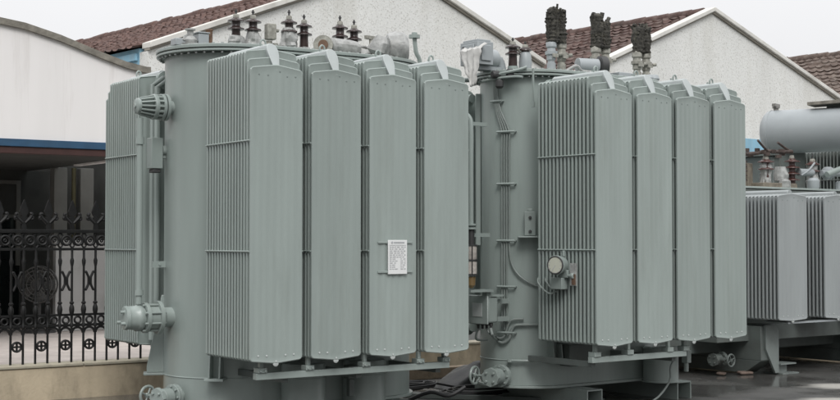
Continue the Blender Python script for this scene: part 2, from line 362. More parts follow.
# ------------------------------------------------------------------ ornamental fence
def fence():
    F = thing('iron_fence', (*wpt(TA, 0, 4.66)[:2], .402), TA[2], 'black ornamental cast iron fence with fleur-de-lis finials on the low wall', 'fence')
    x0, x1 = -2.25, 4.05
    P = .1415
    def rail(z, h=.028, t=.02):
        b = MB(); b.box(x0, x1, -t / 2, t / 2, z - h / 2, z + h / 2); b.build('rail', 'iron', F, bevel=.003)
    rail(1.505, .04, .035); rail(1.30, .03); rail(.545, .026); rail(.425, .03)
    n = int((x1 - x0) / P)
    # frieze of little rings
    b = MB()
    for i in range(n):
        xc = x0 + P * (i + .5)
        b.ring((xc, 0, 1.40), (0, 1, 0), .052, .016, 14, 6)
        b.ring((xc, 0, 1.40), (0, 1, 0), .016, .011, 8, 5)
        for sx in (-1, 1):
            b.tube([(xc + sx * .07, 0, 1.315), (xc + sx * .045, 0, 1.345), (xc + sx * .07, 0, 1.40), (xc + sx * .045, 0, 1.455), (xc + sx * .07, 0, 1.49)], .013, 5)
    b.build('frieze', 'iron', F)
    b = MB()
    for i in range(n):
        xc = x0 + P * (i + .5)
        b.ring((xc, 0, .485), (0, 1, 0), .038, .014, 12, 5)
        b.tube([(xc + .064 * math.cos(t), 0, .335 + .064 * math.sin(t)) for t in [math.pi * k / 10 for k in range(11)]], .015, 5)
    b.build('arcade', 'iron', F)
    # one bar with its bulbs
    b = MB()
    prof = [(.014, 0), (.014, .40), (.022, .41), (.022, .44), (.016, .45), (.016, .54), (.026, .56), (.033, .60), (.030, .63), (.017, .665), (.028, .675), (.028, .69), (.016, .70), (.015, .73), (.014, 1.10), (.023, 1.14), (.025, 1.17), (.015, 1.20), (.015, 1.30)]
    b.lathe(prof, (0, 0, 0), n=8)
    bar0 = b.build('baluster', 'iron', F)
    for i in range(n + 1):
        o = bar0 if i == 0 else clone(bar0, F)
        o.location = (x0 + P * i, 0, 0)
    # finial: spear with two curled arms
    b = MB()
    pts = [(.0, .34), (.014, .31), (.036, .25), (.052, .205), (.038, .17), (.02, .145), (.036, .14), (.036, .115), (.02, .11), (.02, .06), (.028, .03), (.028, 0)]
    poly = [(x, z) for x, z in pts] + [(-x, z) for x, z in reversed(pts[1:])]
    b.prism(poly, -.012, .012, T=lambda x, z, y: (x, y, z))
    for sx in (-1, 1):
        b.tube([(sx * .015, 0, .075), (sx * .04, 0, .10), (sx * .068, 0, .125), (sx * .09, 0, .16), (sx * .088, 0, .18), (sx * .072, 0, .175)], .02, 6, smooth=3)
        b.tube([(sx * .09, 0, .15), (sx * .105, 0, .135), (sx * .10, 0, .118), (sx * .08, 0, .115)], .015, 6, smooth=3)
    f0 = b.build('finial', 'iron', F)
    k = 0
    for i in range(1, n, 2):
        o = f0 if k == 0 else clone(f0, F)
        o.location = (x0 + P * i, 0, 1.525); k += 1
    b = MB()     # scrolls: two C curves back to back
    for sx in (-1, 1):
        b.tube([(sx * .06, 0, .84), (sx * .045, 0, .83), (sx * .03, 0, .86), (sx * .014, 0, .895), (sx * .012, 0, .935), (sx * .014, 0, .975), (sx * .03, 0, 1.01), (sx * .045, 0, 1.04), (sx * .06, 0, 1.03)], .015, 6, smooth=3)
    b.box(-.02, .02, -.012, .012, .90, .97)
    s0 = b.build('scroll', 'iron', F)
    b = MB(); b.ring((0, 0, .20), (0, 1, 0), .052, .014, 16, 6)
    b.box(-.05, .05, -.008, .008, .19, .21); b.box(-.01, .01, -.009, .009, .15, .25)
    c0 = b.build('roundel', 'iron', F)
    k = 0
    for i in range(0, n, 2):
        o = s0 if k == 0 else clone(s0, F); o.location = (x0 + P * (i + .5), 0, 0)
        o = c0 if k == 0 else clone(c0, F); o.location = (x0 + P * (i + .5), 0, 0)
        k += 1
fence()

# ------------------------------------------------------------------ vaulted workshop on the left
def workshop():
    T = thing('workshop', (*wpt(TA, 0, 7.0)[:2], .385), TA[2], 'white rendered workshop with a curved parapet above a dark open porch', 'building')
    z0 = .385
    curve = [(0, 4.70), (.36, 4.655), (.844, 4.535), (1.40, 4.355), (1.76, 4.25), (2.05, 4.20), (2.12, 4.20)]
    full = [(-9, 4.19), (-2.3, 4.19)] + [(-u, z) for u, z in reversed(curve[:-1])] + curve[1:]
    full = [(u, z - z0 - .09) for u, z in full]
    b = MB(); base = 3.127 - z0
    poly = full + [(2.12, base), (-9, base)]
    b.prism(poly, 0, .24, T=lambda x, z, y: (x, y, z)); b.build('parapet_wall', 'facade', T)
    b = MB()
    top = [(u, z + .085) for u, z in full]
    b.prism(full + list(reversed(top)), -.05, .30, T=lambda x, z, y: (x, y, z)); b.build('coping', 'coping', T)
    b = MB(); b.box(-9, 2.12, -.03, .26, base - .10, base - .002); b.build('beam', 'blue', T, bevel=.006)
    b = MB(); b.box(-9, 2.12, -.01, .22, base - .185, base - .102); b.build('lintel', 'maroon', T)
    # vaulted roof behind the parapet, ceiling, back wall
    b = MB(); m = len(full)
    vs = [(u, .24, z - .15) for u, z in full] + [(u, 11, z - .15) for u, z in full]
    b.add(vs, [(i, i + 1, m + i + 1, m + i) for i in range(m - 1)]); b.build('roof', 'coping', T)
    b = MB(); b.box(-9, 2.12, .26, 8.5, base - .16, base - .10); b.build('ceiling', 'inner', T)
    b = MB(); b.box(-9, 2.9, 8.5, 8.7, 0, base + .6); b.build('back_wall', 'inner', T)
    b = MB(); b.box(2.02, 2.118, .25, 2.6, base - .185, base + .9); b.build('side_wall', 'facade', T)
    # window in the inner wall
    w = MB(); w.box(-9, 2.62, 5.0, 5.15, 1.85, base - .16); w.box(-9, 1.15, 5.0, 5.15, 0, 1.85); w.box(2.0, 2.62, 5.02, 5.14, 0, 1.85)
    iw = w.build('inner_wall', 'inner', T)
    f = MB()
    f.box(1.15, 1.22, 4.97, 5.02, 1.0, 2.36); f.box(1.93, 2.0, 4.97, 5.02, 1.0, 2.36); f.box(1.15, 2.0, 4.97, 5.02, 2.36, 2.42)
    f.box(1.55, 1.60, 4.97, 5.02, 1.85, 2.36); f.box(1.22, 1.93, 4.97, 5.02, 1.80, 1.85)
    wn = f.build('window_frame', 'shade', T)
    b = MB(); b.box(1.15, 2.0, 5.03, 5.04, .0, 2.36); b.build('pane', 'glass', wn)
    for i, (a, c, mm) in enumerate(((2.06, 2.28, 'shade'), (2.50, 2.72, 'shade'))):
        b = MB(); b.box(a, c, 3.55, 3.75, 0, base - .16); b.build('pillar', mm, T, bevel=.01)
    b = MB(); b.cyl((2.40, 3.6, 0), (2.40, 3.6, base - .16), .035, n=12, mi=0); b.box(2.34, 2.46, 3.55, 3.66, 1.02, 1.05)
    b.build('drainpipe', 'yellow', T)
workshop()
hw = MB(); hw.box(1.93, 3.0, 3.1, 3.22, 0, 1.36); hw.box(1.90, 3.0, 3.08, 3.24, 1.36, 1.42)
o = hw.build('partition_wall', 'dimwhite', bevel=.01); o.location = (*wpt(TA, 0, 7.0)[:2], .386); o.rotation_euler = (0, 0, TA[2])
tag(o, 'waist-high white rendered partition wall seen through the iron fence', 'wall')

def fan():
    T = thing('industrial_fan', (*wpt(TA, 1.62, 10.0)[:2], .386), TA[2] - .55, 'dark round industrial fan standing in the shaded porch behind the fence', 'fan')
    c = (0, 0, .74)
    b = MB()
    for rr in (.09, .16, .22, .27): b.ring((0, -.06 + (.27 - rr) * -.1, .74), (0, 1, 0), rr, .008, 28, 5)
    b.ring((0, .07, .74), (0, 1, 0), .28, .014, 30, 6)
    for k in range(20):
        a = 2 * math.pi * k / 20
        b.tube([(.06 * math.cos(a), -.085, .74 + .06 * math.sin(a)), (.27 * math.cos(a), -.06, .74 + .27 * math.sin(a)), (.28 * math.cos(a), .07, .74 + .28 * math.sin(a))], .005, 4)
    b.build('guard', 'fandark', T)
    b = MB(); b.lathe([(.03, 0), (.07, .01), (.07, .24), (.05, .27)], (0, -.09, .74), (0, 1, 0), 16); b.build('hub', 'darkmetal', T)
    b = MB()
    for k in range(5):
        a = 2 * math.pi * k / 5
        d = Vector((math.cos(a), 0, math.sin(a))); q = Vector((-math.sin(a), 0, math.cos(a))); y = Vector((0, 1, 0))
        p = Vector(c)
        vs = []
        for t in (-.006, .006):
            vs += [p + d * .06 + q * -.03 + y * (-.02 + t), p + d * .25 + q * -.07 + y * (-.035 + t), p + d * .25 + q * .07 + y * (.035 + t), p + d * .06 + q * .03 + y * (.02 + t)]
        b.add(vs, [(3, 2, 1, 0), (4, 5, 6, 7), (0, 1, 5, 4), (1, 2, 6, 5), (2, 3, 7, 6), (3, 0, 4, 7)])
    b.build('blade', 'fandark', T)
    b = MB(); b.cyl((0, .1, .03), (0, .1, .70), .028, n=12); b.lathe([(.26, 0), (.25, .03), (.05, .06)], (0, .1, 0), n=20); b.build('stand', 'darkmetal', T)
fan()

# ------------------------------------------------------------------ gabled sheds
def tiled(p00, p10, p01, rows, colw, name, mt, parent, lift=.05, seed=0):
    """a tiled slope: p00 eave front, p10 ridge front, p01 eave back (local points)"""
    p00, p10, p01 = Vector(p00), Vector(p10), Vector(p01)
    a = p10 - p00; c = p01 - p00; nrm = a.cross(c).normalized()
    if nrm.z < 0: nrm = -nrm
    ncol = int(c.length / colw); sub = 5
    vs = []; fs = []
    nu = ncol * sub + 1
    rr = random.Random(seed)
    lines = []
    for r_ in range(rows):
        lines += [(r_ / rows, lift), ((r_ + .97) / rows, .006)]
    offs = [[rr.uniform(-.012, .014) for _ in range(ncol + 1)] for _ in range(rows)]
    for li, (t, h) in enumerate(lines):
        row = li // 2
        for k in range(nu):
            ph = (k % sub) / sub
            hh = h + .032 * (1 - abs(math.sin(math.pi * ph)) ** .7) + offs[row][min(k // sub, ncol)]
            sag = -.05 * math.sin(math.pi * t) + .03 * noise.noise(Vector((t * 3, k / nu * 6, seed)))
            vs.append(p00 + a * (t + (offs[row][min(k // sub, ncol)] * .6 if li % 2 == 0 else 0)) + c * (k / (nu - 1)) + nrm * (hh + sag))
    for i in range(len(lines) - 1):
        for k in range(nu - 1):
            fs.append((i * nu + k, i * nu + k + 1, (i + 1) * nu + k + 1, (i + 1) * nu + k))
    b = MB(); b.add(vs, fs); return b.build(name, mt, parent, sharp=50)

def shed(name_label, uL, zL, uA, zA, uR, zR, depth, tile, seed, sideblue=True, band=None, wallL=None, wallR=None):
    T = thing('gabled_shed', (BF[0], BF[1], .385), BF[2], name_label, 'building', 'gabled sheds behind the yard')
    z0 = .385; zL -= z0; zA -= z0; zR -= z0
    wL = wallL if wallL is not None else uL + .05; wR = wallR if wallR is not None else uR - .05
    th = .12
    def top(u): return zA + (zL - zA) * (uA - u) / (uA - uL) if u < uA else zA + (zR - zA) * (u - uA) / (uR - uA)
    b = MB()
    b.prism([(wL, 0), (wR, 0), (wR, top(wR) - th), (uA, zA - th), (wL, top(wL) - th)], 0, .25, T=lambda x, z, y: (x, y, z))
    b.build('gable_wall', 'gable', T)
    b = MB(); b.box(wL, wL + .22, .252, depth, 3.15, top(wL) - .05); b.box(wL, wL + .22, .252, depth, 0, 3.148, 1); b.build('side_wall', ['paleblue', 'inner'], T)  # lower part coloured dark, as if in the porch's shade
    b = MB(); b.box(wR - .22, wR, .252, depth, 0, top(wR) - .12); b.build('side_wall', 'gable', T)
    b = MB(); b.prism([(wL, 0), (wR, 0), (wR, top(wR) - .2), (uA, zA - .2), (wL, top(wL) - .2)], depth + .002, depth + .25, T=lambda x, z, y: (x, y, z)); b.build('rear_wall', 'gable', T)
    # raised white verge and a dark strip standing in for its shadow line
    vb = MB(); sb = MB()
    for (ua, za, ub, zb) in ((uL, zL, uA, zA), (uA, zA, uR, zR)):
        vb.prism([(ua, za - .075), (ub, zb - .075), (ub, zb + .02), (ua, za + .02)], -.10, .18, T=lambda x, z, y: (x, y, z))
        sb.prism([(ua, za - .11), (ub, zb - .11), (ub, zb - .077), (ua, za - .077)], -.055, .1, T=lambda x, z, y: (x, y, z))
    vb.build('verge', 'verge', T, bevel=.012); sb.build('shadow_strip', 'vergeshadow', T)
    rows = int(math.hypot(uA - uL, zA - zL) / .30)
    rf = tiled((uL - .12, .18, zL - .10), (uA, .18, zA - .09), (uL - .12, depth + .3, zL - .10), rows, .24, 'roof', tile, T, seed=seed)
    rf2 = tiled((uR + .12, .18, zR - .10), (uA, .18, zA - .09), (uR + .12, depth + .3, zR - .10), rows, .24, 'roof', tile, T, seed=seed + 1)
    b = MB(); y = .2; rr = random.Random(seed + 5)
    while y < depth + .2:
        dz = rr.uniform(-.015, .02)
        b.lathe([(.115, 0), (.135, .02), (.125, .36), (.10, .37)], (uA, y, zA - .09 + dz), (0, 1, 0), 12); y += .34
    b.build('ridge_tiles', tile, T)
    # eave fascia
    b = MB(); b.box(uL - .05, uL - .01, .30, depth, zL - .24, zL - .13); b.build('fascia', 'paleblue' if sideblue else 'wood', T)
    if band:
        b = MB(); b.box(band[0], band[1], -.012, -.002, band[2] - z0, band[3] - z0); b.build('painted_band', 'paleblue', T)
    return T
shed('white roughcast gabled shed with blue side wall right behind the nearest transformer', 3.02, 4.88, 8.04, 6.79, 11.75, 5.33, 17, 'tile1', 3, wallL=3.02)
shed('white roughcast gabled shed whose whole peak shows behind the second transformer', 12.45, 5.09, 17.08, 6.98, 22.3, 5.24, 20, 'tile2', 11, band=(14, 22, 2.2, 4.13))
shed('gabled shed at the far right showing only its grey-brown tiled roof', 22.55, 5.2, 26.6, 7.15, 31, 5.3, 20, 'tile3', 19)

# ------------------------------------------------------------------ transformer parts
def panel_mesh(mb, w, y, zb, zt, front=False, eb=.027, et=.036, flutes=7):
    n = flutes * 6 + 5
    us = [0, .004, .011, .017] + [.017 + (w - .034) * i / (flutes * 6) for i in range(1, flutes * 6)] + [w - .017, w - .011, w - .004, w]
    m = len(us)
    def zT(u):
        k = 1 - abs(u - w / 2) / (w / 2)
        z = zt + et * min(1, k * 1.06) ** .9
        if u < .02: z -= (.02 - u) * .9
        if u > w - .02: z -= (u - w + .02) * .9
        return z
    def zB(u):
        k = 1 - abs(u - w / 2) / (w / 2)
        z = zb - eb * k
        if u < .02: z += (.02 - u) * .9
        if u > w - .02: z += (u - w + .02) * .9
        return z
    def ht(i, flat):
        u = us[i]
        if i in (0, m - 1): return .0095
        if i in (1, 2, m - 3, m - 2): return .0135
        body = .0100 if front else .0050
        if flat: return body
        return body + .0034 * math.cos(2 * math.pi * flutes * (u - .017) / (w - .034))
    vs = []; fs = []
    rows = [(lambda i: zB(us[i]), True), (lambda i: zB(us[i]) + .008, True), (lambda i: zB(us[i]) + .016, True), (lambda i: zB(us[i]) + .055, True), (lambda i: zB(us[i]) + .13, False), (lambda i: zT(us[i]) - .16, False), (lambda i: zT(us[i]) - .075, True), (lambda i: zT(us[i]) - .018, True), (lambda i: zT(us[i]) - .009, True), (lambda i: zT(us[i]), True)]
    k = len(rows)
    for sgn in (-1, 1):
        for r_, (zf, flat) in enumerate(rows):
            for i in range(m):
                h = ht(i, flat)
                if r_ in (0, k - 1): h *= .75
                if r_ in (1, k - 2): h = max(h, .0125)
                vs.append((us[i], y + sgn * h, zf(i)))
    N = m * k
    for r_ in range(k - 1):
        for i in range(m - 1):
            a = r_ * m + i
            fs.append((a, a + 1, a + m + 1, a + m)); fs.append((N + a, N + a + m, N + a + m + 1, N + a + 1))
        a = r_ * m; fs.append((a, a + m, N + a + m, N + a)); a += m - 1; fs.append((a, N + a, N + a + m, a + m))
    for i in range(m - 1):
        fs.append((i, N + i, N + i + 1, i + 1)); a = (k - 1) * m + i; fs.append((a, a + 1, N + a + 1, N + a))
    mb.add(vs, fs, 0)
    return zT, zB

def make_radiator(w, depth, npan, zb, zts, parent, reach, mt='paint', eb=.027, et=.036, rods=(.47, .72), lug=True, spots=True):
    """zts: shoulder heights of the front panels, first = outermost"""
    mb = MB(); p = depth / (npan - 1)
    for j in range(npan):
        zt = zts[min(j, len(zts) - 1)]
        zT, zB = panel_mesh(mb, w, p * j, zb, zt, front=j < max(1, len(zts)), eb=eb, et=et)
    if spots:
        for du, dz in ((-.34, .055), (-.18, .062), (.0, .02), (.18, .062), (.34, .055)):
            u = w * (.5 + du)
            mb.lathe([(.009, 0), (.009, .004), (.005, .006)], (u, -.0095, zB(u) + dz), (0, -1, 0), 8, 1)
        for du, dz in ((-.34, .07), (-.17, .085), (.06, .055), (.2, .085), (.36, .07)):
            u = w * (.5 + du); z = zts[0] + et * (1 - abs(du) * 2) - dz
            mb.lathe([(.008, 0), (.008, .003), (.003, .005)], (u, -.0095, z), (0, -1, 0), 8, 2)
    rad = mb.build('radiator', [mt, 'spot', 'dimple'], parent, sharp=40)
    # top header: long tapering hood that is cut off at a slant over the stepped front panels
    full = zts[-1]; k = len(zts) - 1
    b = MB(); prof = [(-.052, -.06), (-.056, -.01), (-.046, .03), (-.02, .052), (.02, .052), (.046, .03), (.056, -.01), (.052, -.06), (.034, -.15), (.016, -.20), (-.016, -.20), (-.034, -.15)]
    zc = full + et - .005
    vs = []
    for (du, dz) in prof:
        t = (dz + .20) / .252
        yf = -.012 + (p * k + .004) * max(t, 0) ** 1.35 if k else .03
        vs.append((w / 2 + du, yf, zc + dz))
    for (du, dz) in prof: vs.append((w / 2 + du, depth + .02, zc + max(dz, -.16)))
    n = len(prof)
    b.add(vs, [tuple(range(n)), tuple(reversed(range(n, 2 * n)))] + [(i, n + i, n + (i + 1) % n, (i + 1) % n) for i in range(n)])
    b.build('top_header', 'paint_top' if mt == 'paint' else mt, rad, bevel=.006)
    b = MB(); zp = full - .03
    b.cyl((w / 2, depth + .01, zp), (w / 2, reach, zp), .05, n=16)
    b.lathe([(.095, 0), (.095, .022)], (w / 2, depth + .05, zp), (0, 1, 0), 16); b.lathe([(.095, 0), (.095, .022)], (w / 2, depth + .085, zp), (0, 1, 0), 16)
    b.build('connecting_pipe', mt, rad); b = MB()
    b.cyl((w / 2, .04, zb + .06), (w / 2, reach, zb + .06), .05, n=16)
    b.lathe([(.095, 0), (.095, .022)], (w / 2, depth + .05, zb + .06), (0, 1, 0), 16); b.lathe([(.095, 0), (.095, .022)], (w / 2, depth + .085, zb + .06), (0, 1, 0), 16)
    b.build('connecting_pipe', mt, rad)
    # drain plug under the front panel
    b = MB(); b.lathe([(.027, 0), (.027, .012), (.022, .015)], (w / 2, .005, zb - eb + .002), (0, -1, 0), 18); b.build('drain_plug', 'spot', rad)
    for fr in rods:
        z = zb + (full - zb) * fr
        for u in (-.004, w + .004):
            b = MB(); b.cyl((u, -.004, z), (u, depth + .012, z), .0075, n=8); b.build('tie_rod', 'spot' if False else mt, rad)
    if lug:
        b = MB(); zt = zc + .052
        b.tube([(w / 2 - .022, .25, zt - .01), (w / 2 - .024, .25, zt + .03), (w / 2, .25, zt + .052), (w / 2 + .024, .25, zt + .03), (w / 2 + .022, .25, zt - .01)], .009, 8, smooth=4)
        b.cyl((w / 2 + .02, .32, zt - .01), (w / 2 + .02, .32, zt + .022), .011, n=8)
        b.build('lifting_eye', mt, rad)
    return rad

def stadium(cx0, cx1, cy, r, n=40):
    P = []
    for i in range(n + 1):
        a = math.pi / 2 + math.pi * i / n; P.append((cx0 + r * math.cos(a), cy + r * math.sin(a)))
    for i in range(n + 1):
        a = -math.pi / 2 + math.pi * i / n; P.append((cx1 + r * math.cos(a), cy + r * math.sin(a)))
    return P

def tank(T, cx0, cx1, cy, r, zb=.20, zt=3.59):
    b = MB(); b.prism(stadium(cx0, cx1, cy, r), zb + .03, zt); tk = b.build('tank', 'paint', T, sharp=30)
    b = MB(); b.prism(stadium(cx0, cx1, cy, r + .035), zb, zb + .028); b.build('base_plate', 'paint', T, bevel=.004)
    b = MB(); b.tube([(x, y, .50) for x, y in stadium(cx0, cx1, cy, r)], .007, 6, closed=True); b.build('weld_seam', 'paint', tk)
    b = MB(); b.prism(stadium(cx0, cx1, cy, r + .085), zt + .008, zt + .030); b.build('flange', 'paint', T, bevel=.004)
    ld = MB(); ld.prism(stadium(cx0, cx1, cy, r + .09), zt + .040, zt + .075); lid = ld.build('lid', 'paint', T, bevel=.006)
    b = MB(); b.prism(stadium(cx0, cx1, cy, r + .07), zt + .031, zt + .039); b.build('gasket', 'darkmetal', T)
    b = MB(); P = stadium(cx0, cx1, cy, r + .05, 26)
    L = []
    for i in range(len(P)):
        a = Vector(P[i]); c = Vector(P[(i + 1) % len(P)]); k = max(1, round((c - a).length / .1))
        for j in range(k): L.append(a + (c - a) * j / k)
    b.lathe([(.014, 0), (.014, .016), (.008, .018), (.008, .085), (.014, .087), (.014, .10)], (0, 0, zt - .012), n=6)
    b0 = b.build('flange_bolt', 'bolt', T)
    for i, q in enumerate(L):
        o = b0 if i == 0 else clone(b0, T)
        o.location = (q.x, q.y, 0)
    return tk, lid

def polar(cx, cy, r, th, z=0):
    return Vector((cx + r * math.cos(R(th)), cy + r * math.sin(R(th)), z))

def gusset(T, cx, cy, r, th, z, h=.75, ext=.17):
    d = Vector((math.cos(R(th)), math.sin(R(th)), 0)); q = Vector((-d.y, d.x, 0)); o = Vector((cx, cy, 0)) + d * (r - .01)
    b = MB()
    for sg in (-.05, .05):
        pl = [(0, z), (ext, z), (ext, z + .05), (.03, z + h), (0, z + h)]
        b.prism(pl, sg - .008, sg + .008, T=lambda x, zz, y: o + d * x + q * y + Vector((0, 0, zz)))
    b.prism([(-.0, -.09), (ext + .03, -.09), (ext + .03, .09), (-.0, .09)], z - .026, z - .002, T=lambda x, y, zz: o + d * x + q * y + Vector((0, 0, zz)))
    return b.build('jacking_bracket', 'paint', T, bevel=.004)

def valve(T, cx, cy, r, th, z, sc=1., wheel_side=1, mt='paint'):
    d = Vector((math.cos(R(th)), math.sin(R(th)), 0)); q = Vector((-d.y, d.x, 0)) * -wheel_side
    o = Vector((cx, cy, z)) + d * (r - .02)
    b = MB()
    b.cyl(o, o + d * .12 * sc, .055 * sc, n=16)
    b.lathe([(.115 * sc, 0), (.115 * sc, .025 * sc)], o + d * .08 * sc, d, 22)
    b.lathe([(.115 * sc, 0), (.115 * sc, .025 * sc)], o + d * .11 * sc, d, 22)
    b.lathe([(.06 * sc, 0), (.085 * sc, .03 * sc), (.085 * sc, .13 * sc), (.06 * sc, .15 * sc)], o + d * .13 * sc, d, 16)
    b.lathe([(.10 * sc, 0), (.10 * sc, .04 * sc)], o + d * .28 * sc, d, 8)
    for k in range(8):
        a = 2 * math.pi * k / 8
        e = q * math.cos(a) + Vector((0, 0, math.sin(a)))
        b.lathe([(.012 * sc, 0), (.012 * sc, .018 * sc)], o + d * .135 * sc + e * .095 * sc, d, 6)
        if k % 2: b.lathe([(.014 * sc, 0), (.014 * sc, .02 * sc)], o + d * .32 * sc + e * .06 * sc, d, 6)
    c = o + d * .21 * sc
    b.cyl(c + q * .07 * sc, c + q * .15 * sc, .04 * sc, .03 * sc, n=12)
    b.cyl(c + q * .15 * sc, c + q * .27 * sc, .014 * sc, n=8)
    v = b.build('drain_valve', mt, T, bevel=.003)
    b = MB(); w = c + q * .25 * sc
    b.ring(w, q, .088 * sc, .014 * sc, 24, 8)
    x, y = perp(q)
    for k in range(4):
        a = math.pi * k / 4 * 2 + .4
        b.cyl(w, w + (x * math.cos(a) + y * math.sin(a)) * .088 * sc, .009 * sc, n=6)
    b.lathe([(.025 * sc, 0), (.025 * sc, .03 * sc)], w - q * .015 * sc, q, 10)
    b.build('handwheel', mt, v)
    return v

def bushing(T, x, y, z, h, sheds=2, r=.042, R_=.075, mt='porc', wrap=0., seed=0, base='paint', tip=.10):
    """small oil bushing: base, ribbed porcelain, metal cap and stud; h is the total height"""
    hb = h * .16; tip = h * .13; hp = h * .62
    prof = [(r * 1.1, hb)]
    for k in range(sheds):
        zc = h * ((.53, .72)[k] if sheds == 2 else .72) if sheds < 4 else hb + hp * (k + .6) / sheds
        prof += [(r, zc - .03), (r * 1.05, zc - .014), (R_, zc - .010), (R_ * .97, zc + .004), (r * 1.15, zc + .018), (r, zc + .026)]
    prof += [(r, hb + hp), (r * .7, hb + hp + .005)]
    b = MB(); b.lathe(prof, (x, y, z), n=20); p = b.build('bushing', mt, T, sharp=50)
    b = MB(); b.lathe([(r * 1.9, 0), (r * 1.9, .02), (r * 1.3, .022), (r * 1.25, hb)], (x, y, z + .001), n=18); b.build('base_flange', base, p)
    zt = z + hb + hp
    b = MB(); b.lathe([(r * .72, .004), (r * .72, .03), (r * .6, .04), (r * .6, h * .09)], (x, y, zt), n=14)
    b.build('cap', 'stone', p)
    b = MB(); b.lathe([(.010, 0), (.010, tip * .45), (.016, tip * .5), (.016, tip * .72), (.009, tip * .75), (.009, tip)], (x, y, zt + h * .09), n=8)
    b.build('stud', 'darkmetal', p)
    if wrap:
        b = MB(); hh = h * wrap
        prof = [(.07, .0), (.088, hh * .1), (.080, hh * .22), (.083, hh * .34), (.076, hh * .46), (.080, hh * .58), (.074, hh * .7), (.068, hh * .88), (.055, hh * .98), (.046, hh)]
        b.lathe(prof, (x, y, z + .003), n=30, jit=.42, seed=seed); b.build('plastic_wrap', 'wrap', p, sharp=22)
    return p

LID = 3.667
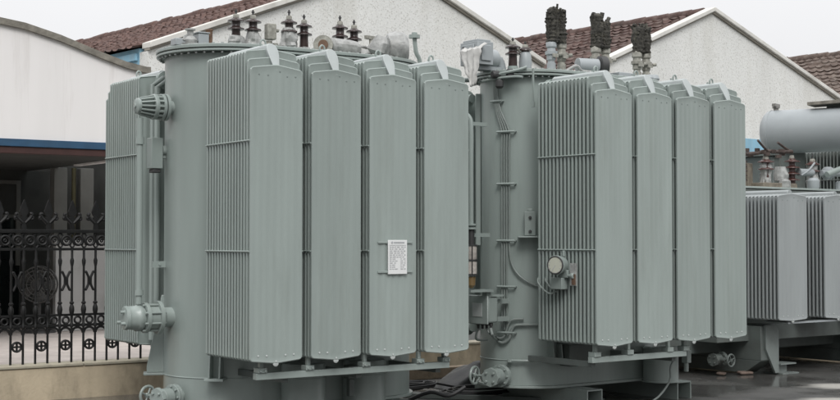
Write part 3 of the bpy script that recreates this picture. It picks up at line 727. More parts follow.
# ------------------------------------------------------------------ the nearer transformer
def transformer_a():
    T = thing('power_transformer', (TA[0], TA[1], 0), TA[2], 'large grey-green power transformer in front with a white nameplate on its third radiator', 'transformer', 'power transformers standing in the yard')
    cx0, cx1, cy, r = .66, 2.0, 1.635, .66
    tk, lid = tank(T, cx0, cx1, cy, r)
    r0 = make_radiator(.52, .84, 16, .75, (3.315, 3.39, 3.468), T, 1.02, rods=(.352, .708))
    for i in range(4):
        o = r0 if i == 0 else clone(r0, T, (.6155 * i, 0, 0))
    for i in range(4): clone(r0, T, (.6155 * i + .52, 3.27, 0), math.pi)
    # nameplate on its two straps
    npx0, npx1 = 1.418, 1.631
    b = MB()
    b.box(1.315, 1.70, -.026, -.016, 1.775, 1.795); b.build('nameplate_strap', 'paint', T, bevel=.002)
    b = MB(); b.box(1.315, 1.70, -.026, -.016, 1.502, 1.522)
    b.build('nameplate_strap', 'paint', T, bevel=.002)
    b = MB(); b.box(npx0, npx1, -.036, -.028, 1.489, 1.806); npl = b.build('nameplate', 'white', T, bevel=.003)
    b = MB(); rr = random.Random(4)
    yy = -.0385
    b.lathe([(.011, 0), (.011, .002)], (1.462, yy + .001, 1.783), (0, -1, 0), 12)
    b.box(1.482, 1.60, yy, yy + .0015, 1.776, 1.789)
    b.box(1.432, 1.617, yy, yy + .0015, 1.757, 1.760)
    for row in range(12):
        z = 1.742 - row * .0185; xx = 1.436
        while xx < 1.60:
            l = rr.uniform(.012, .034)
            if row > 5 and 1.498 < xx < 1.555: xx = 1.556; continue
            b.box(xx, min(xx + l, 1.613), yy, yy + .0015, z - .0035, z + .0035); xx += l + rr.uniform(.007, .016)
    b.build('print', 'ink', npl)
    # bearing rail under the near radiators with clamp blocks and carrier arms
    b = MB(); b.box(.125, 2.22, .10, .165, .575, .635); b.build('support_rail', 'paint', T, bevel=.004)
    for u in (.14, .62, 1.22, 1.83, 2.13):
        b = MB(); b.box(u, u + .085, .085, .18, .637, .68); b.box(u + .025, u + .06, .11, .15, .68, .76)
        b.lathe([(.012, 0), (.012, .012)], (u + .02, .085, .655), (0, -1, 0), 6); b.lathe([(.012, 0), (.012, .012)], (u + .065, .085, .655), (0, -1, 0), 6)
        b.build('clamp_block', 'paint', T, bevel=.003)
    for u in (.42, 1.2, 2.1):
        b = MB(); b.box(u, u + .06, .168, 1.06, .53, .59); b.build('carrier_arm', 'paint_d', T, bevel=.003)
    # upright drums standing against the lower tank wall
    for u in (1.05, 1.74):
        b = MB(); b.lathe([(.215, .19), (.215, .60), (.20, .625)], (u, .88, 0), n=36); b.ring((u, .88, .49), (0, 0, 1), .214, .006, 36, 6); b.build('oil_pocket', 'paint', T)
    b = MB(); b.box(1.40, 1.50, .62, .72, .47, .60); b.box(1.42, 1.48, .64, .70, .30, .468); b.build('valve_box', 'paint_d', T, bevel=.008)
    # skids
    for u in (.5, 2.0):
        b = MB(); b.box(u, u + .24, .75, 2.6, .185, .198); b.box(u, u + .014, .75, 2.6, 0, .184); b.box(u + .226, u + .24, .75, 2.6, 0, .184); b.build('skid', 'paint_d', T)
    gusset(T, cx0, cy, r, 156, .515); gusset(T, cx0, cy, r, 232, .515)
    valve(T, cx0, cy, r, 197, .325, 1.0, 1)
    # pressure relief device, ribbed cone, high on the rounded end
    ax = Vector((-1, .03, 0)).normalized(); o = Vector((.03, 1.62, 3.085)); k_ = .80
    b = MB()
    def lt(prof, h, n=28): b.lathe([(r_ * k_, z * k_) for r_, z in prof], o + ax * (h * k_), ax, n)
    lt([(.085, 0), (.085, .14)], 0); lt([(.165, 0), (.165, .035)], .10); lt([(.16, 0), (.16, .035)], .15)
    lt([(.11, 0), (.11, .07)], .18); lt([(.15, 0), (.155, .03), (.15, .05)], .24)
    lt([(.085, 0), (.07, .16), (.095, .165), (.095, .20), (.07, .215)], .28); lt([(.03, 0), (.03, .02)], .49, 8)
    x, y = perp(ax)
    for k in range(14):
        a = 2 * math.pi * k / 14; e = x * math.cos(a) + y * math.sin(a); q = ax.cross(e)
        def TT(h, rr_, t, e=e, q=q): return o + (ax * h + e * rr_ + q * t) * k_
        b.prism([(.28, .08), (.28, .145), (.45, .105), (.45, .07)], -.009, .009, T=TT)
        b.prism([(.18, .10), (.18, .15), (.245, .15), (.245, .10)], -.012, .012, T=TT)
    rv = b.build('relief_valve', 'paint', T, bevel=.002)
    # lower device with its cover, and the pipe that joins them
    o2 = Vector((.03, 1.62, 1.065))
    b = MB()
    b.cyl(o2, o2 + ax * .16, .095, n=24); b.lathe([(.16, 0), (.16, .035)], o2 + ax * .14, ax, 28); b.lathe([(.12, 0), (.12, .12)], o2 + ax * .17, ax, 20)
    b.lathe([(.145, 0), (.145, .035)], o2 + ax * .27, ax, 28)
    for k in range(8):
        a = 2 * math.pi * (k + .5) / 8; e = x * math.cos(a) + y * math.sin(a)
        b.cyl(o2 + ax * .12 + e * .13, o2 + ax * .33 + e * .13, .012, n=6)
    b.build('lower_flange', 'paint', T, bevel=.002)
    b = MB(); b.lathe([(.105, 0), (.118, .03), (.122, .06), (.112, .07), (.104, .15), (.112, .155), (.108, .19), (.06, .20)], o2 + ax * .31, ax, 26, jit=.14, seed=3)
    for a in (.6, 2.4, 4.2):
        e = x * math.cos(a) + y * math.sin(a); b.cyl(o2 + ax * .48 + e * .07, o2 + ax * .545 + e * .07, .02, .014, n=8)
    b.build('wrapped_cap', 'paint', T, sharp=50)
    b = MB(); px = -.32
    b.tube([(px, 1.63, 1.20), (px, 1.63, 2.0), (px, 1.63, 2.97)], .030, 14); b.lathe([(.042, 0), (.042, .07)], (px, 1.63, 2.72), n=14); b.lathe([(.042, 0), (.042, .05)], (px, 1.63, 1.28), n=14)
    b.build('discharge_pipe', 'paint', T)
    b = MB(); b.box(-.15, -.03, 1.74, 1.86, 2.50, 2.80); b.box(-.13, -.05, 1.75, 1.85, 2.46, 2.498, 1); b.cyl((-.02, 1.8, 2.68), (.03, 1.8, 2.68), .05); b.box(-.10, .02, 1.78, 1.82, 2.6, 2.7)
    b.build('terminal_box', ['paint', 'darkmetal'], T, bevel=.006)
    b = MB(); b.box(-.12, .02, 1.76, 1.80, 1.54, 1.60); b.lathe([(.012, 0), (.012, .01)], (-.05, 1.76, 1.57), (0, -1, 0), 8); b.build('pipe_bracket', 'paint', T)
    for yy_, dz in ((2.22, 0), (2.33, .03)):
        b = MB(); b.tube([(.12, yy_, .8), (.12, yy_, 3.35 + dz), (.2, yy_ - .1, 3.42 + dz)], .03, 10); b.build('oil_pipe', 'paint', T)
    # things on the lid
    B = [(.604, 1.45, 4.08, .36, 1), (.792, 1.45, 4.09, .50, 2), (1.20, 1.45, 4.13, .60, 3), (1.374, 1.45, 4.10, .22, 4), (1.802, 1.45, 4.13, 0, 5), (1.973, 1.45, 4.10, .30, 6)]
    for (u, s, z, w, sd_) in B:
        bushing(T, u, s, LID, z - LID, 2, .042, .084, wrap=w, seed=sd_)
    b = MB(); b.box(-.16 + .10, .02 + .04, 1.40, 1.52, LID, LID + .07); b.build('junction_box', 'paint_b', T, bevel=.008)
    b = MB(); b.box(.17, .28, 1.38, 1.5, LID, LID + .13); b.box(.16, .29, 1.37, 1.51, LID + .132, LID + .145); b.build('junction_box', 'paint_b', T, bevel=.006)
    b = MB(); b.lathe([(.10, 0), (.10, .025), (.06, .03), (.07, .06), (.05, .09), (.03, .10), (.03, .15), (.05, .155), (.05, .17)], (.10, 1.42, LID), n=16, jit=.1, seed=9); b.tube([(.02, 1.4, LID + .05), (.06, 1.42, LID + .10), (.16, 1.43, LID + .04)], .015, 6, smooth=3); b.build('filler_valve', 'wrap', T)
    b = MB(); b.lathe([(.032, 0), (.032, .17), (.038, .172), (.038, .185)], (.315, 1.45, LID), n=12); b.build('rusty_stub', 'rust', T)
    b = MB(); b.cyl((.94, 1.4, LID), (.94, 1.4, LID + .12), .05, .035, n=12); b.cyl((1.01, 1.4, LID), (1.01, 1.4, LID + .10), .035, n=12); b.build('instrument_neck', 'stone', T)
    b = MB(); b.box(.90, 1.00, 1.34, 1.42, LID + .13, LID + .29); b.cyl((1.0, 1.39, LID + .23), (1.05, 1.39, LID + .23), .018); b.build('instrument_head', 'stone', T, bevel=.01)
    # open gas pipe end with wrapped relay beside it
    e = Vector((-.45, -.9, 0)).normalized(); c = Vector((1.50, 1.30, LID + .10))
    b = MB(); x2, y2 = perp(e)
    b.tube([c + e * .12, c - e * .2, c - e * .3 + Vector((.1, 0, -.1))], .062, 18, 0); b.lathe([(.098, 0), (.098, .03)], c + e * .10, e, 20); b.lathe([(.05, 0), (.05, .012)], c + e * .125, e, 18, 1)
    b.build('gas_pipe', ['stone', 'rust'], T)
    b = MB(); b.lathe([(.06, 0), (.095, .02), (.10, .12), (.10, .26), (.085, .34), (.05, .36)], (1.53, 1.20, LID + .085), (1, .12, -.02), 20, jit=.2, seed=12); b.build('gas_relay', 'wrap', T, sharp=22)
    b = MB(); b.lathe([(.12, 0), (.14, .03), (.12, .08), (.10, .10)], (1.95, 1.32, LID), n=20, jit=.35, seed=21); b.tube([(1.82, 1.3, LID + .04), (1.9, 1.25, LID + .12), (2.05, 1.28, LID + .11), (2.08, 1.3, LID)], .015, 7, smooth=4); b.build('wrapped_stub', 'wrap', T, sharp=22)
    b = MB(); b.cyl((2.02, 1.2, LID), (2.02, 1.2, LID + .20), .018); b.obox((2.02, 1.2, LID + .22), (.15, .04, .035), .2); b.build('thermometer_pocket', 'stone', T)
    b = MB(); b.lathe([(.10, 0), (.155, .03), (.165, .10), (.16, .20), (.12, .235), (.05, .24)], (2.15, 1.13, LID + .11), (.88, -.45, .05), 24, jit=.1, seed=31)
    b.obox((2.27, 1.07, LID + .13), (.05, .16, .22), .25, mi=1); b.cyl((2.2, 1.1, LID), (2.2, 1.1, LID + .06), .12, n=16)
    b.build('wrapped_motor', ['wrap', 'paint'], T, sharp=22)
    b = MB(); b.lathe([(.07, 0), (.11, .04), (.10, .14), (.06, .2)], (2.0, 1.05, LID + .02), (.2, -.3, 1), 18, jit=.3, seed=41); b.build('wrapped_elbow', 'wrap', T, sharp=22)
    b = MB(); b.tube([(2.68, 1.25, LID - .03), (2.66, 1.25, LID + .06), (2.62, 1.25, LID + .13), (2.60, 1.25, LID + .28)], .024, 10, smooth=4); b.lathe([(.06, 0), (.06, .035), (.03, .04), (.03, .06), (.015, .065)], (2.60, 1.25, LID + .27), n=16); b.build('vent_pipe', 'paint', T)
    return r0
R0 = transformer_a()

# ------------------------------------------------------------------ the second transformer
def transformer_b():
    T = thing('power_transformer', (TB[0], TB[1], 0), TB[2], 'large grey-green power transformer in the middle with soot-black bushing covers and a round dial', 'transformer', 'power transformers standing in the yard')
    cx0, cx1, cy, r = .577, 1.80, 1.635, .55
    tk, lid = tank(T, cx0, cx1, cy, r)
    r0 = None
    for i in range(4): clone(R0, T, (.5996 * i, 0, 0))
    for i in range(4): clone(R0, T, (.5996 * i + .52, 3.27, 0), math.pi)
    b = MB(); b.box(.05, 1.46, .10, .165, .56, .62); b.build('support_rail', 'paint', T, bevel=.004)
    for u in (.07, .545, 1.15, 1.40):
        b = MB(); b.box(u, u + .09, .085, .18, .622, .67); b.box(u + .028, u + .062, .11, .15, .67, .76); b.build('clamp_block', 'paint', T, bevel=.003)
    for u in (.1, 1.3):
        b = MB(); b.box(u, u + .06, .168, 1.13, .51, .57); b.build('carrier_arm', 'paint_d', T, bevel=.003)
    b = MB(); b.lathe([(.20, .20), (.20, .58), (.18, .60)], (1.90, .88, 0), n=36); b.lathe([(.215, .2), (.215, .215)], (1.90, .88, 0), n=36); b.build('oil_pocket', 'paint', T)
    b = MB(); b.box(2.03, 2.10, .60, .68, .42, .56); b.cyl((2.06, .64, .32), (2.06, .64, .42), .025); b.build('valve_box', 'paint', T, bevel=.005)
    b = MB(); b.box(.50, .86, .90, 1.06, .44, .68); b.box(.46, .90, .86, 1.07, .68, .70); b.build('pump_housing', 'paint_d', T, bevel=.01)
    for u in (.58, 2.0):
        b = MB(); b.box(u, u + .23, .72, 2.6, .184, .198); b.box(u, u + .014, .72, 2.6, 0, .183); b.box(u + .216, u + .23, .72, 2.6, 0, .183); b.build('skid', 'paint', T)
    valve(T, cx0, cy, r, 199, .335, 1.05, 1)
    gusset(T, cx0, cy, r, 256, .50, .62, .13)
    b = MB()
    P = [polar(cx0, cy, r + .045, 207 + k * 4.2, .50) for k in range(11)]; b.tube(P, .018, 6)
    for k in (0, 10): b.lathe([(.03, 0), (.03, .03)], P[k] - Vector((0, 0, .015)), n=8)
    b.build('lug_rail', 'paint', T)
    # conduits down the rounded end, with clamps
    for i, th in enumerate((197, 200, 203, 206)):
        b = MB(); off = polar(0, 0, 1, th - 6)
        pts = [polar(cx0, cy, r + .02, 186 + i * 1.5, 3.57), polar(cx0, cy, r + .03, 187 + i * 1.6, 3.40), polar(cx0, cy, r + .03, 190 + i * 2, 3.22), polar(cx0, cy, r + .025, th, 3.0), polar(cx0, cy, r + .025, th, 2.8), polar(cx0, cy, r + .025, th, 2.0), polar(cx0, cy, r + .025, th, .85 - .02 * i)]
        if i == 3: pts = pts[:-1] + [polar(cx0, cy, r + .025, 206, 1.72), polar(cx0, cy, r + .03, 210, 1.52), polar(cx0, cy, r + .03, 222, 1.38), polar(cx0, cy, r + .04, 240, 1.30), (.30, 1.0, 1.37), (.12, .84, 1.42), (-.03, .70, 1.38), (-.05, .58, 1.30), (-.05, .47, 1.34), (-.05, .43, 1.42)]
        b.tube(pts, .010, 8, smooth=3); b.build('conduit', 'cable_grey', T)
    for z, a0, a1 in ((3.33, 183, 198), (2.99, 192, 213), (2.42, 192, 213), (1.80, 192, 213), (1.30, 192, 213), (.80, 192, 213)):
        b = MB(); b.tube([polar(cx0, cy, r + .042, a0 + (a1 - a0) * k / 6, z) for k in range(7)], .014, 6)
        for a in (a0, a1): b.cyl(polar(cx0, cy, r - .02, a, z), polar(cx0, cy, r + .05, a, z), .012, n=6)
        b.build('pipe_clamp', 'paint', T)
    b = MB()
    b.tube([(-.05, .50, 1.29), (-.06, .62, 1.25), (-.05, .80, 1.36), (.10, .92, 1.44), (.2, .99, 1.40), (.28, 1.06, 1.33)], .009, 7, smooth=5); b.build('gauge_cable', 'cable_grey', T)
    # pocket bracket
    d = polar(0, 0, 1, 229); c = polar(cx0, cy, r + .06, 229)
    b = MB(); b.obox((c.x, c.y, 1.985), (.10, .12, .26), R(229)); b.obox((c.x + d.x * .02, c.y + d.y * .02, 1.84), (.17, .26, .02), R(229)); b.obox((c.x, c.y, 2.13), (.06, .06, .03), R(229))
    for z in (1.9, 2.05): b.lathe([(.018, 0), (.018, .02)], (c.x + d.x * .05, c.y + d.y * .05, z), d, 8, 1)
    b.build('thermometer_bracket', ['paint', 'darkmetal'], T, bevel=.005)
    # terminal box with pale window
    bx = MB(); bx.box(-.315, -.17, 1.30, 1.60, .92, 1.20); jb = bx.build('control_box', 'paint', T, bevel=.02)
    b = MB(); b.box(-.335, -.317, 1.285, 1.615, .905, 1.215); b.build('box_door', 'paint', jb, bevel=.02)
    b = MB(); b.box(-.341, -.337, 1.37, 1.53, .985, 1.13); b.build('window', 'spot', jb, bevel=.0018)
    for q in ((-.168, .04, 1.36, 1.40, 1.12, 1.17), (-.168, .04, 1.36, 1.40, .93, .98), (-.30, -.10, 1.29, 1.36, 1.202, 1.22)):
        b = MB(); b.box(*q); b.build('bracket', 'paint', jb)
    b = MB()
    for k, yy in enumerate((1.34, 1.41, 1.48, 1.55)): b.lathe([(.022, 0), (.022, .03), (.014, .035), (.014, .07)], (-.24, yy, .92), (0, 0, -1), 8)
    b.build('cable_gland', 'darkmetal', jb)
    b = MB()
    q_ = lambda a, z: polar(cx0, cy, r + .03, a, z)
    b.tube([(-.24, 1.34, .86), (-.23, 1.32, .78), q_(190, .715), q_(196, .69), q_(201, .695), q_(206, .74), q_(208, .81), q_(211, .865), q_(215, .885), q_(226, .89), q_(238, .89), q_(252, .89)], .016, 8, smooth=4)
    b.build('conduit', 'cable_grey', T)
    b = MB(); b.tube([(-.24, 1.41, .86), (-.22, 1.38, .80), q_(188, .755), q_(194, .735), q_(199, .75), q_(202, .80), q_(204, .86), q_(207, .92), q_(212, .945), q_(222, .95)], .012, 8, smooth=4); b.build('conduit', 'cable_grey', T)
    b = MB(); b.tube([(-.24, 1.55, .86), (-.25, 1.58, .76), (-.2, 1.6, .72), (-.1, 1.56, .72)], .013, 8, smooth=4); b.build('conduit', 'cable_grey', T)
    # dial thermometer in front of the first radiator
    ax = Vector((-.96, -.28, 0)).normalized(); o = Vector((-.06, .44, 1.55))
    b = MB(); b.lathe([(.088, 0), (.088, .08), (.10, .085), (.10, .11), (.086, .115)], o, ax, 28); b.cyl((-.04, .42, 1.64), (-.04, .42, 1.70), .015); dg = b.build('dial_gauge', 'paint', T)
    b = MB(); x, y = perp(ax); c0 = o + ax * .1195; b.lathe([(.085, 0), (.085, .003)], o + ax * .1155, ax, 28)
    for k in range(9):
        a = R(-30 + 30 * k); e = x * math.cos(a) + y * math.sin(a); b.cyl(c0 + e * .064, c0 + e * .078, .003, n=4, mi=1)
    b.build('dial_face', ['dial', 'ink'], dg)
    b = MB(); x, y = perp(ax)
    c0 = o + ax * .1195
    b.cyl(c0, c0 + (x * .5 + y * .86) * .062, .003, n=5)
    b.build('pointer', 'ink', dg)
    b = MB(); b.ring(o + ax * .116, ax, .088, .008, 32, 6); b.build('rim', 'darkmetal', dg)
    b = MB(); b.box(-.10, -.012, .39, .55, 1.30, 1.42); b.box(-.07, -.012, .34, .46, 1.42, 1.5); b.cyl((-.05, .34, 1.44), (-.05, .26, 1.44), .018); b.cyl((-.05, .30, 1.44), (-.05, .26, 1.44), .03, n=10); b.build('gauge_box', 'paint', T, bevel=.006)
    b = MB(); b.box(-.05, -.03, .235, .32, 1.34, 1.57); tgp = b.build('maker_tag', 'wrap', T, bevel=.002)
    b = MB(); b.box(-.053, -.0505, .235, .29, 1.35, 1.46); b.build('rust_stain', 'rust', tgp)
    # breather on its pipe at the far side of the end wall
    px, py = -.53, 1.32
    b = MB(); b.tube([(px, py, 1.90), (px, py, 2.6), (px, py, 3.0), (px - .02, py + .02, 3.12), (px - .12, py + .08, 3.20), (px - .2, py + .2, 3.3), (-.3, 1.9, 3.55), (.0, 1.9, 3.60)], .027, 10, smooth=4); b.lathe([(.06, 0), (.06, .02)], (px, py, 1.96), n=14); b.lathe([(.06, 0), (.06, .02)], (px, py, 1.92), n=14); b.build('breather_pipe', 'paint', T)
    b = MB(); b.lathe([(.055, 0), (.062, .01), (.062, .14)], (px, py, 1.60), n=18); b.lathe([(.062, 0), (.062, .13)], (px, py, 1.45), n=18); br = b.build('breather', 'silica', T)
    b = MB()
    for z in (1.745, 1.585, 1.43): b.lathe([(.07, 0), (.07, .014)], (px, py, z), n=18)
    b.cyl((px, py, 1.76), (px, py, 1.92), .035)
    for k in range(3):
        a = k * 2.1; b.cyl((px + .066 * math.cos(a), py + .066 * math.sin(a), 1.43), (px + .066 * math.cos(a), py + .066 * math.sin(a), 1.75), .006, n=5)
    b.build('collar', 'darkmetal', br)
    b = MB(); b.lathe([(.02, 0), (.045, .03), (.05, .12)], (px, py, 1.30), n=16); b.build('oil_cup', 'amber', br)
    for q in ((px - .02, px + .28, py + .06, py + .10, 3.03, 3.07), (px - .06, px + .25, py - .07, py + .09, 1.255, 1.28), (px + .2, px + .26, py - .02, py + .06, 1.18, 1.25), (px + .05, px + .28, py + .02, py + .06, 1.84, 1.88)):
        b = MB(); b.box(*q); b.build('breather_bracket', 'paint', T)
    b = MB(); p = polar(cx0, cy, r + .03, 148); b.obox((p.x, p.y, 2.6), (.05, .07, 1.7), R(148)); b.build('cable_tray', 'paint', T)
    # pipework at the lid edge
    b = MB()
    b.tube([(-.12, 1.5, LID - .08), (-.06, 1.35, LID - .05), (.04, 1.22, LID - .02), (.12, 1.16, LID + .012)], .016, 8, smooth=4)
    b.tube([(-.14, 1.6, LID - .12), (-.08, 1.4, LID - .10), (.02, 1.25, LID - .09), (.06, 1.16, LID - .10)], .014, 8, smooth=4)
    b.build('lid_pipe', 'paint', T)
    b = MB()
    for (q, ax2) in (((-.1, 1.42, LID - .06), (1, 0, 0)), ((-.06, 1.40, LID - .16), (0, 0, 1)), ((.02, 1.32, LID - .05), (0, 0, 1))): b.lathe([(.03, -.05), (.045, -.03), (.045, .03), (.03, .05)], q, ax2, 10)
    b.build('pipe_union', 'darkmetal', T)
    b = MB(); b.box(.07, .085, 1.0, 1.02, LID - .40, LID - .02); b.lathe([(.02, -.03), (.02, .03)], (.078, 1.01, LID - .41), n=8); b.build('hanging_strap', 'paint', T)
    # relay box on the lid
    b = MB(); b.box(-.30, -.08, 1.48, 1.78, LID + .05, LID + .30); b.box(-.28, -.10, 1.50, 1.76, LID + .302, LID + .325); b.lathe([(.10, 0), (.10, .12), (.07, .13)], (-.08, 1.6, LID + .14), (1, 0, 0), 18)
    b.box(-.24, .1, 1.55, 1.7, LID, LID + .048); b.tube([(.0, 1.6, LID + .14), (.1, 1.6, LID + .12), (.14, 1.6, LID + .0)], .06, 12, smooth=3)
    rb = b.build('gas_relay_box', 'paint_b', T, bevel=.015)
    b = MB(); b.box(-.318, -.302, 1.53, 1.73, LID + .10, LID + .27); b.box(-.26, -.12, 1.462, 1.478, LID + .09, LID + .26); b.build('cover_plate', 'paint_b', rb, bevel=.006)
    b = MB(); b.lathe([(.014, 0), (.014, .01)], (-.319, 1.57, LID + .12), (-1, 0, 0), 6); b.lathe([(.014, 0), (.014, .01)], (-.319, 1.7, LID + .24), (-1, 0, 0), 6); b.build('screw', 'darkmetal', rb)
    bushing(T, .22, 1.5, LID, .38, 2, .046, .085, tip=.09)
    bushing(T, .36, 1.45, LID, .345, 1, .046, .07, tip=.09)
    b = MB(); b.lathe([(.075, .0), (.07, .06), (.075, .10), (.062, .20), (.05, .22)], (.36, 1.45, LID + .004), n=16, jit=.08, seed=51); b.build('turret', 'paint_b', T)
    # three pairs of tall bushings under soot-black ragged covers
    rr = random.Random(17)
    for i, (ua, ub, top) in enumerate(((.725, .88, 4.40), (1.425, 1.58, 4.37), (2.105, 2.26, 4.35))):
        yb = 1.42
        for j, u in enumerate((ua, ub)):
            b = MB(); f = 1.0
            b.lathe([(.07, 0), (.07, .02), (.05, .025), (.05, .13), (.04, .135), (.04, .16), (.052, .165), (.052, .22), (.07, .225), (.07, .26), (.05, .265), (.045, .30), (.06, .31), (.06, .36), (.045, .38)], (u, yb, LID), n=16, jit=.05, seed=i * 3 + j)
            po = b.build('tall_bushing', 'paint_b' if i == 0 and j == 0 else 'stone', T, sharp=50)
            b = MB(); b.box(u - .04, u + .04, yb - .075, yb - .06, LID + .19, LID + .23); b.cyl((u + .07, yb - .04, LID + .23), (u + .11, yb - .06, LID + .235), .02, n=8); b.build('clip', 'stone', po)
            b = MB(); prof = []; z = LID + .365; zt = top - (.03 if j else 0) - rr.uniform(0, .05); k = 0
            while z < zt:
                prof += [(.066 + rr.uniform(-.006, .006), z), (.074 + rr.uniform(-.006, .008), z + .017), (.070, z + .034)]; z += .042; k += 1
            prof += [(.055, z), (.03, z + .02)]
            uc = u + (.02 if j == 0 else -.02)
            b.lathe(prof, (uc, yb, 0), n=22, jit=.30, seed=i * 11 + j * 5)
            # ragged strips on top
            for q in range(14):
                a = rr.uniform(0, 6.28); ra = rr.uniform(.01, .06); p0 = Vector((uc + ra * math.cos(a), yb + ra * math.sin(a), zt - .03))
                ln = Vector((rr.uniform(-.05, .05) + (.09 if i and j and q < 2 else 0), rr.uniform(-.05, .05), rr.uniform(.03, .10)))
                b.tube([p0, p0 + ln * .6, p0 + ln + Vector((rr.uniform(-.03, .03), 0, rr.uniform(-.02, .02)))], rr.uniform(.010, .026), 6)
            # slatted strips down the sides
            for q in range(4):
                a = 6.28 * q / 4 + rr.uniform(-.1, .1); e = Vector((math.cos(a), math.sin(a), 0)) * rr.uniform(.062, .076); p0 = Vector((uc, yb, LID + .36)) + e
                b.tube([p0, p0 + Vector((rr.uniform(-.01, .01), rr.uniform(-.01, .01), (zt - LID - .36) * .5)), p0 + Vector((rr.uniform(-.015, .015), rr.uniform(-.015, .015), zt - LID - .42 + rr.uniform(0, .07)))], rr.uniform(.007, .014), 5)
            zz = LID + .375
            while zz < zt:
                for q in range(9):
                    a = 6.28 * (q + .5 * (int(zz * 24) % 2)) / 9 + rr.uniform(-.12, .12); rb_ = rr.uniform(.008, .019); ra = rr.uniform(.056, .066)
                    b.lathe([(rb_ * .45, -rb_ * .9), (rb_, -rb_ * .2), (rb_ * .9, rb_ * .45), (rb_ * .3, rb_)], (uc + ra * math.cos(a), yb + ra * math.sin(a), zz), (rr.uniform(-.4, .4), rr.uniform(-.4, .4), 1), 7)
                zz += rr.uniform(.03, .06)
            b.build('sooty_cover', 'soot', po, sharp=60)
    # horizontal fan or expansion drum between the covers
    b = MB(); b.lathe([(.05, 0), (.082, .01), (.082, .26), (.06, .27)], (1.02, 1.32, LID + .12), (.95, -.31, 0), 20); b.build('drum', 'paint_b', T)
    b = MB(); c = Vector((1.02, 1.32, LID + .12)) + Vector((.95, -.31, 0)).normalized() * .27
    b.lathe([(.10, 0), (.115, .01), (.115, .09), (.10, .10)], c, (.95, -.31, 0), 22); b.lathe([(.06, 0), (.06, .02)], c + Vector((.95, -.31, 0)).normalized() * .10, (.95, -.31, 0), 14, 0); b.build('drum_cap', 'darkmetal', T)
    b = MB(); b.box(.98, 1.2, 1.25, 1.35, LID, LID + .045); b.tube([(.75, 1.2, LID + .02), (.85, 1.15, LID + .08), (.95, 1.16, LID + .03), (1.1, 1.1, LID + .02)], .02, 8, smooth=4); b.build('drum_saddle', 'wrap', T)
    b = MB(); b.box(1.5, 1.75, 1.12, 1.3, LID, LID + .06); b.lathe([(.06, 0), (.06, .05), (.03, .06)], (1.9, 1.2, LID), n=12); b.lathe([(.05, 0), (.07, .03), (.05, .08)], (2.15, 1.2, LID), n=12, jit=.2); b.lathe([(.04, 0), (.05, .03), (.03, .07)], (2.03, 1.15, LID), n=12, jit=.2); b.build('lid_fitting', 'paint_b', T, bevel=.006)
transformer_b()

def plastic():
    b = MB(); n, m = 12, 14; vs = []; fs = []
    base = wpt(TB, -.30, 1.55)
    ux = Vector((math.cos(TB[2]), math.sin(TB[2]), 0)); uy = Vector((-ux.y, ux.x, 0))
    for j in range(m + 1):
        t = j / m
        for i in range(n + 1):
            s = i / n
            wdt = .34 * (1 - .82 * max(0, t - .25) / .75)
            off = .10 * t
            p = base + uy * ((.5 - s) * wdt) - ux * (.05 + .04 * t + .016 * math.sin(s * 17 + t * 3) * (.3 + t) + .035 * abs(noise.noise(Vector((s * 6, t * 5, 3))))) + uy * (-off + .03 * noise.noise(Vector((s * 3, t * 4, 8))))
            z = 3.93 - .46 * t + .03 * noise.noise(Vector((s * 5, t * 3, 5)))
            if t < .12: p = p + ux * .1 * (1 - t / .12)
            vs.append((p.x, p.y, z))
    for j in range(m):
        for i in range(n): fs.append((j * (n + 1) + i, j * (n + 1) + i + 1, (j + 1) * (n + 1) + i + 1, (j + 1) * (n + 1) + i))
    b.add(vs, fs); o = b.build('plastic_sheet', 'sheet', sharp=24)
    q = o.modifiers.new('solid', 'SOLIDIFY'); q.thickness = .003
    tag(o, 'crumpled white plastic sheet hanging from the relay box on the middle transformer', 'plastic sheet')
plastic()

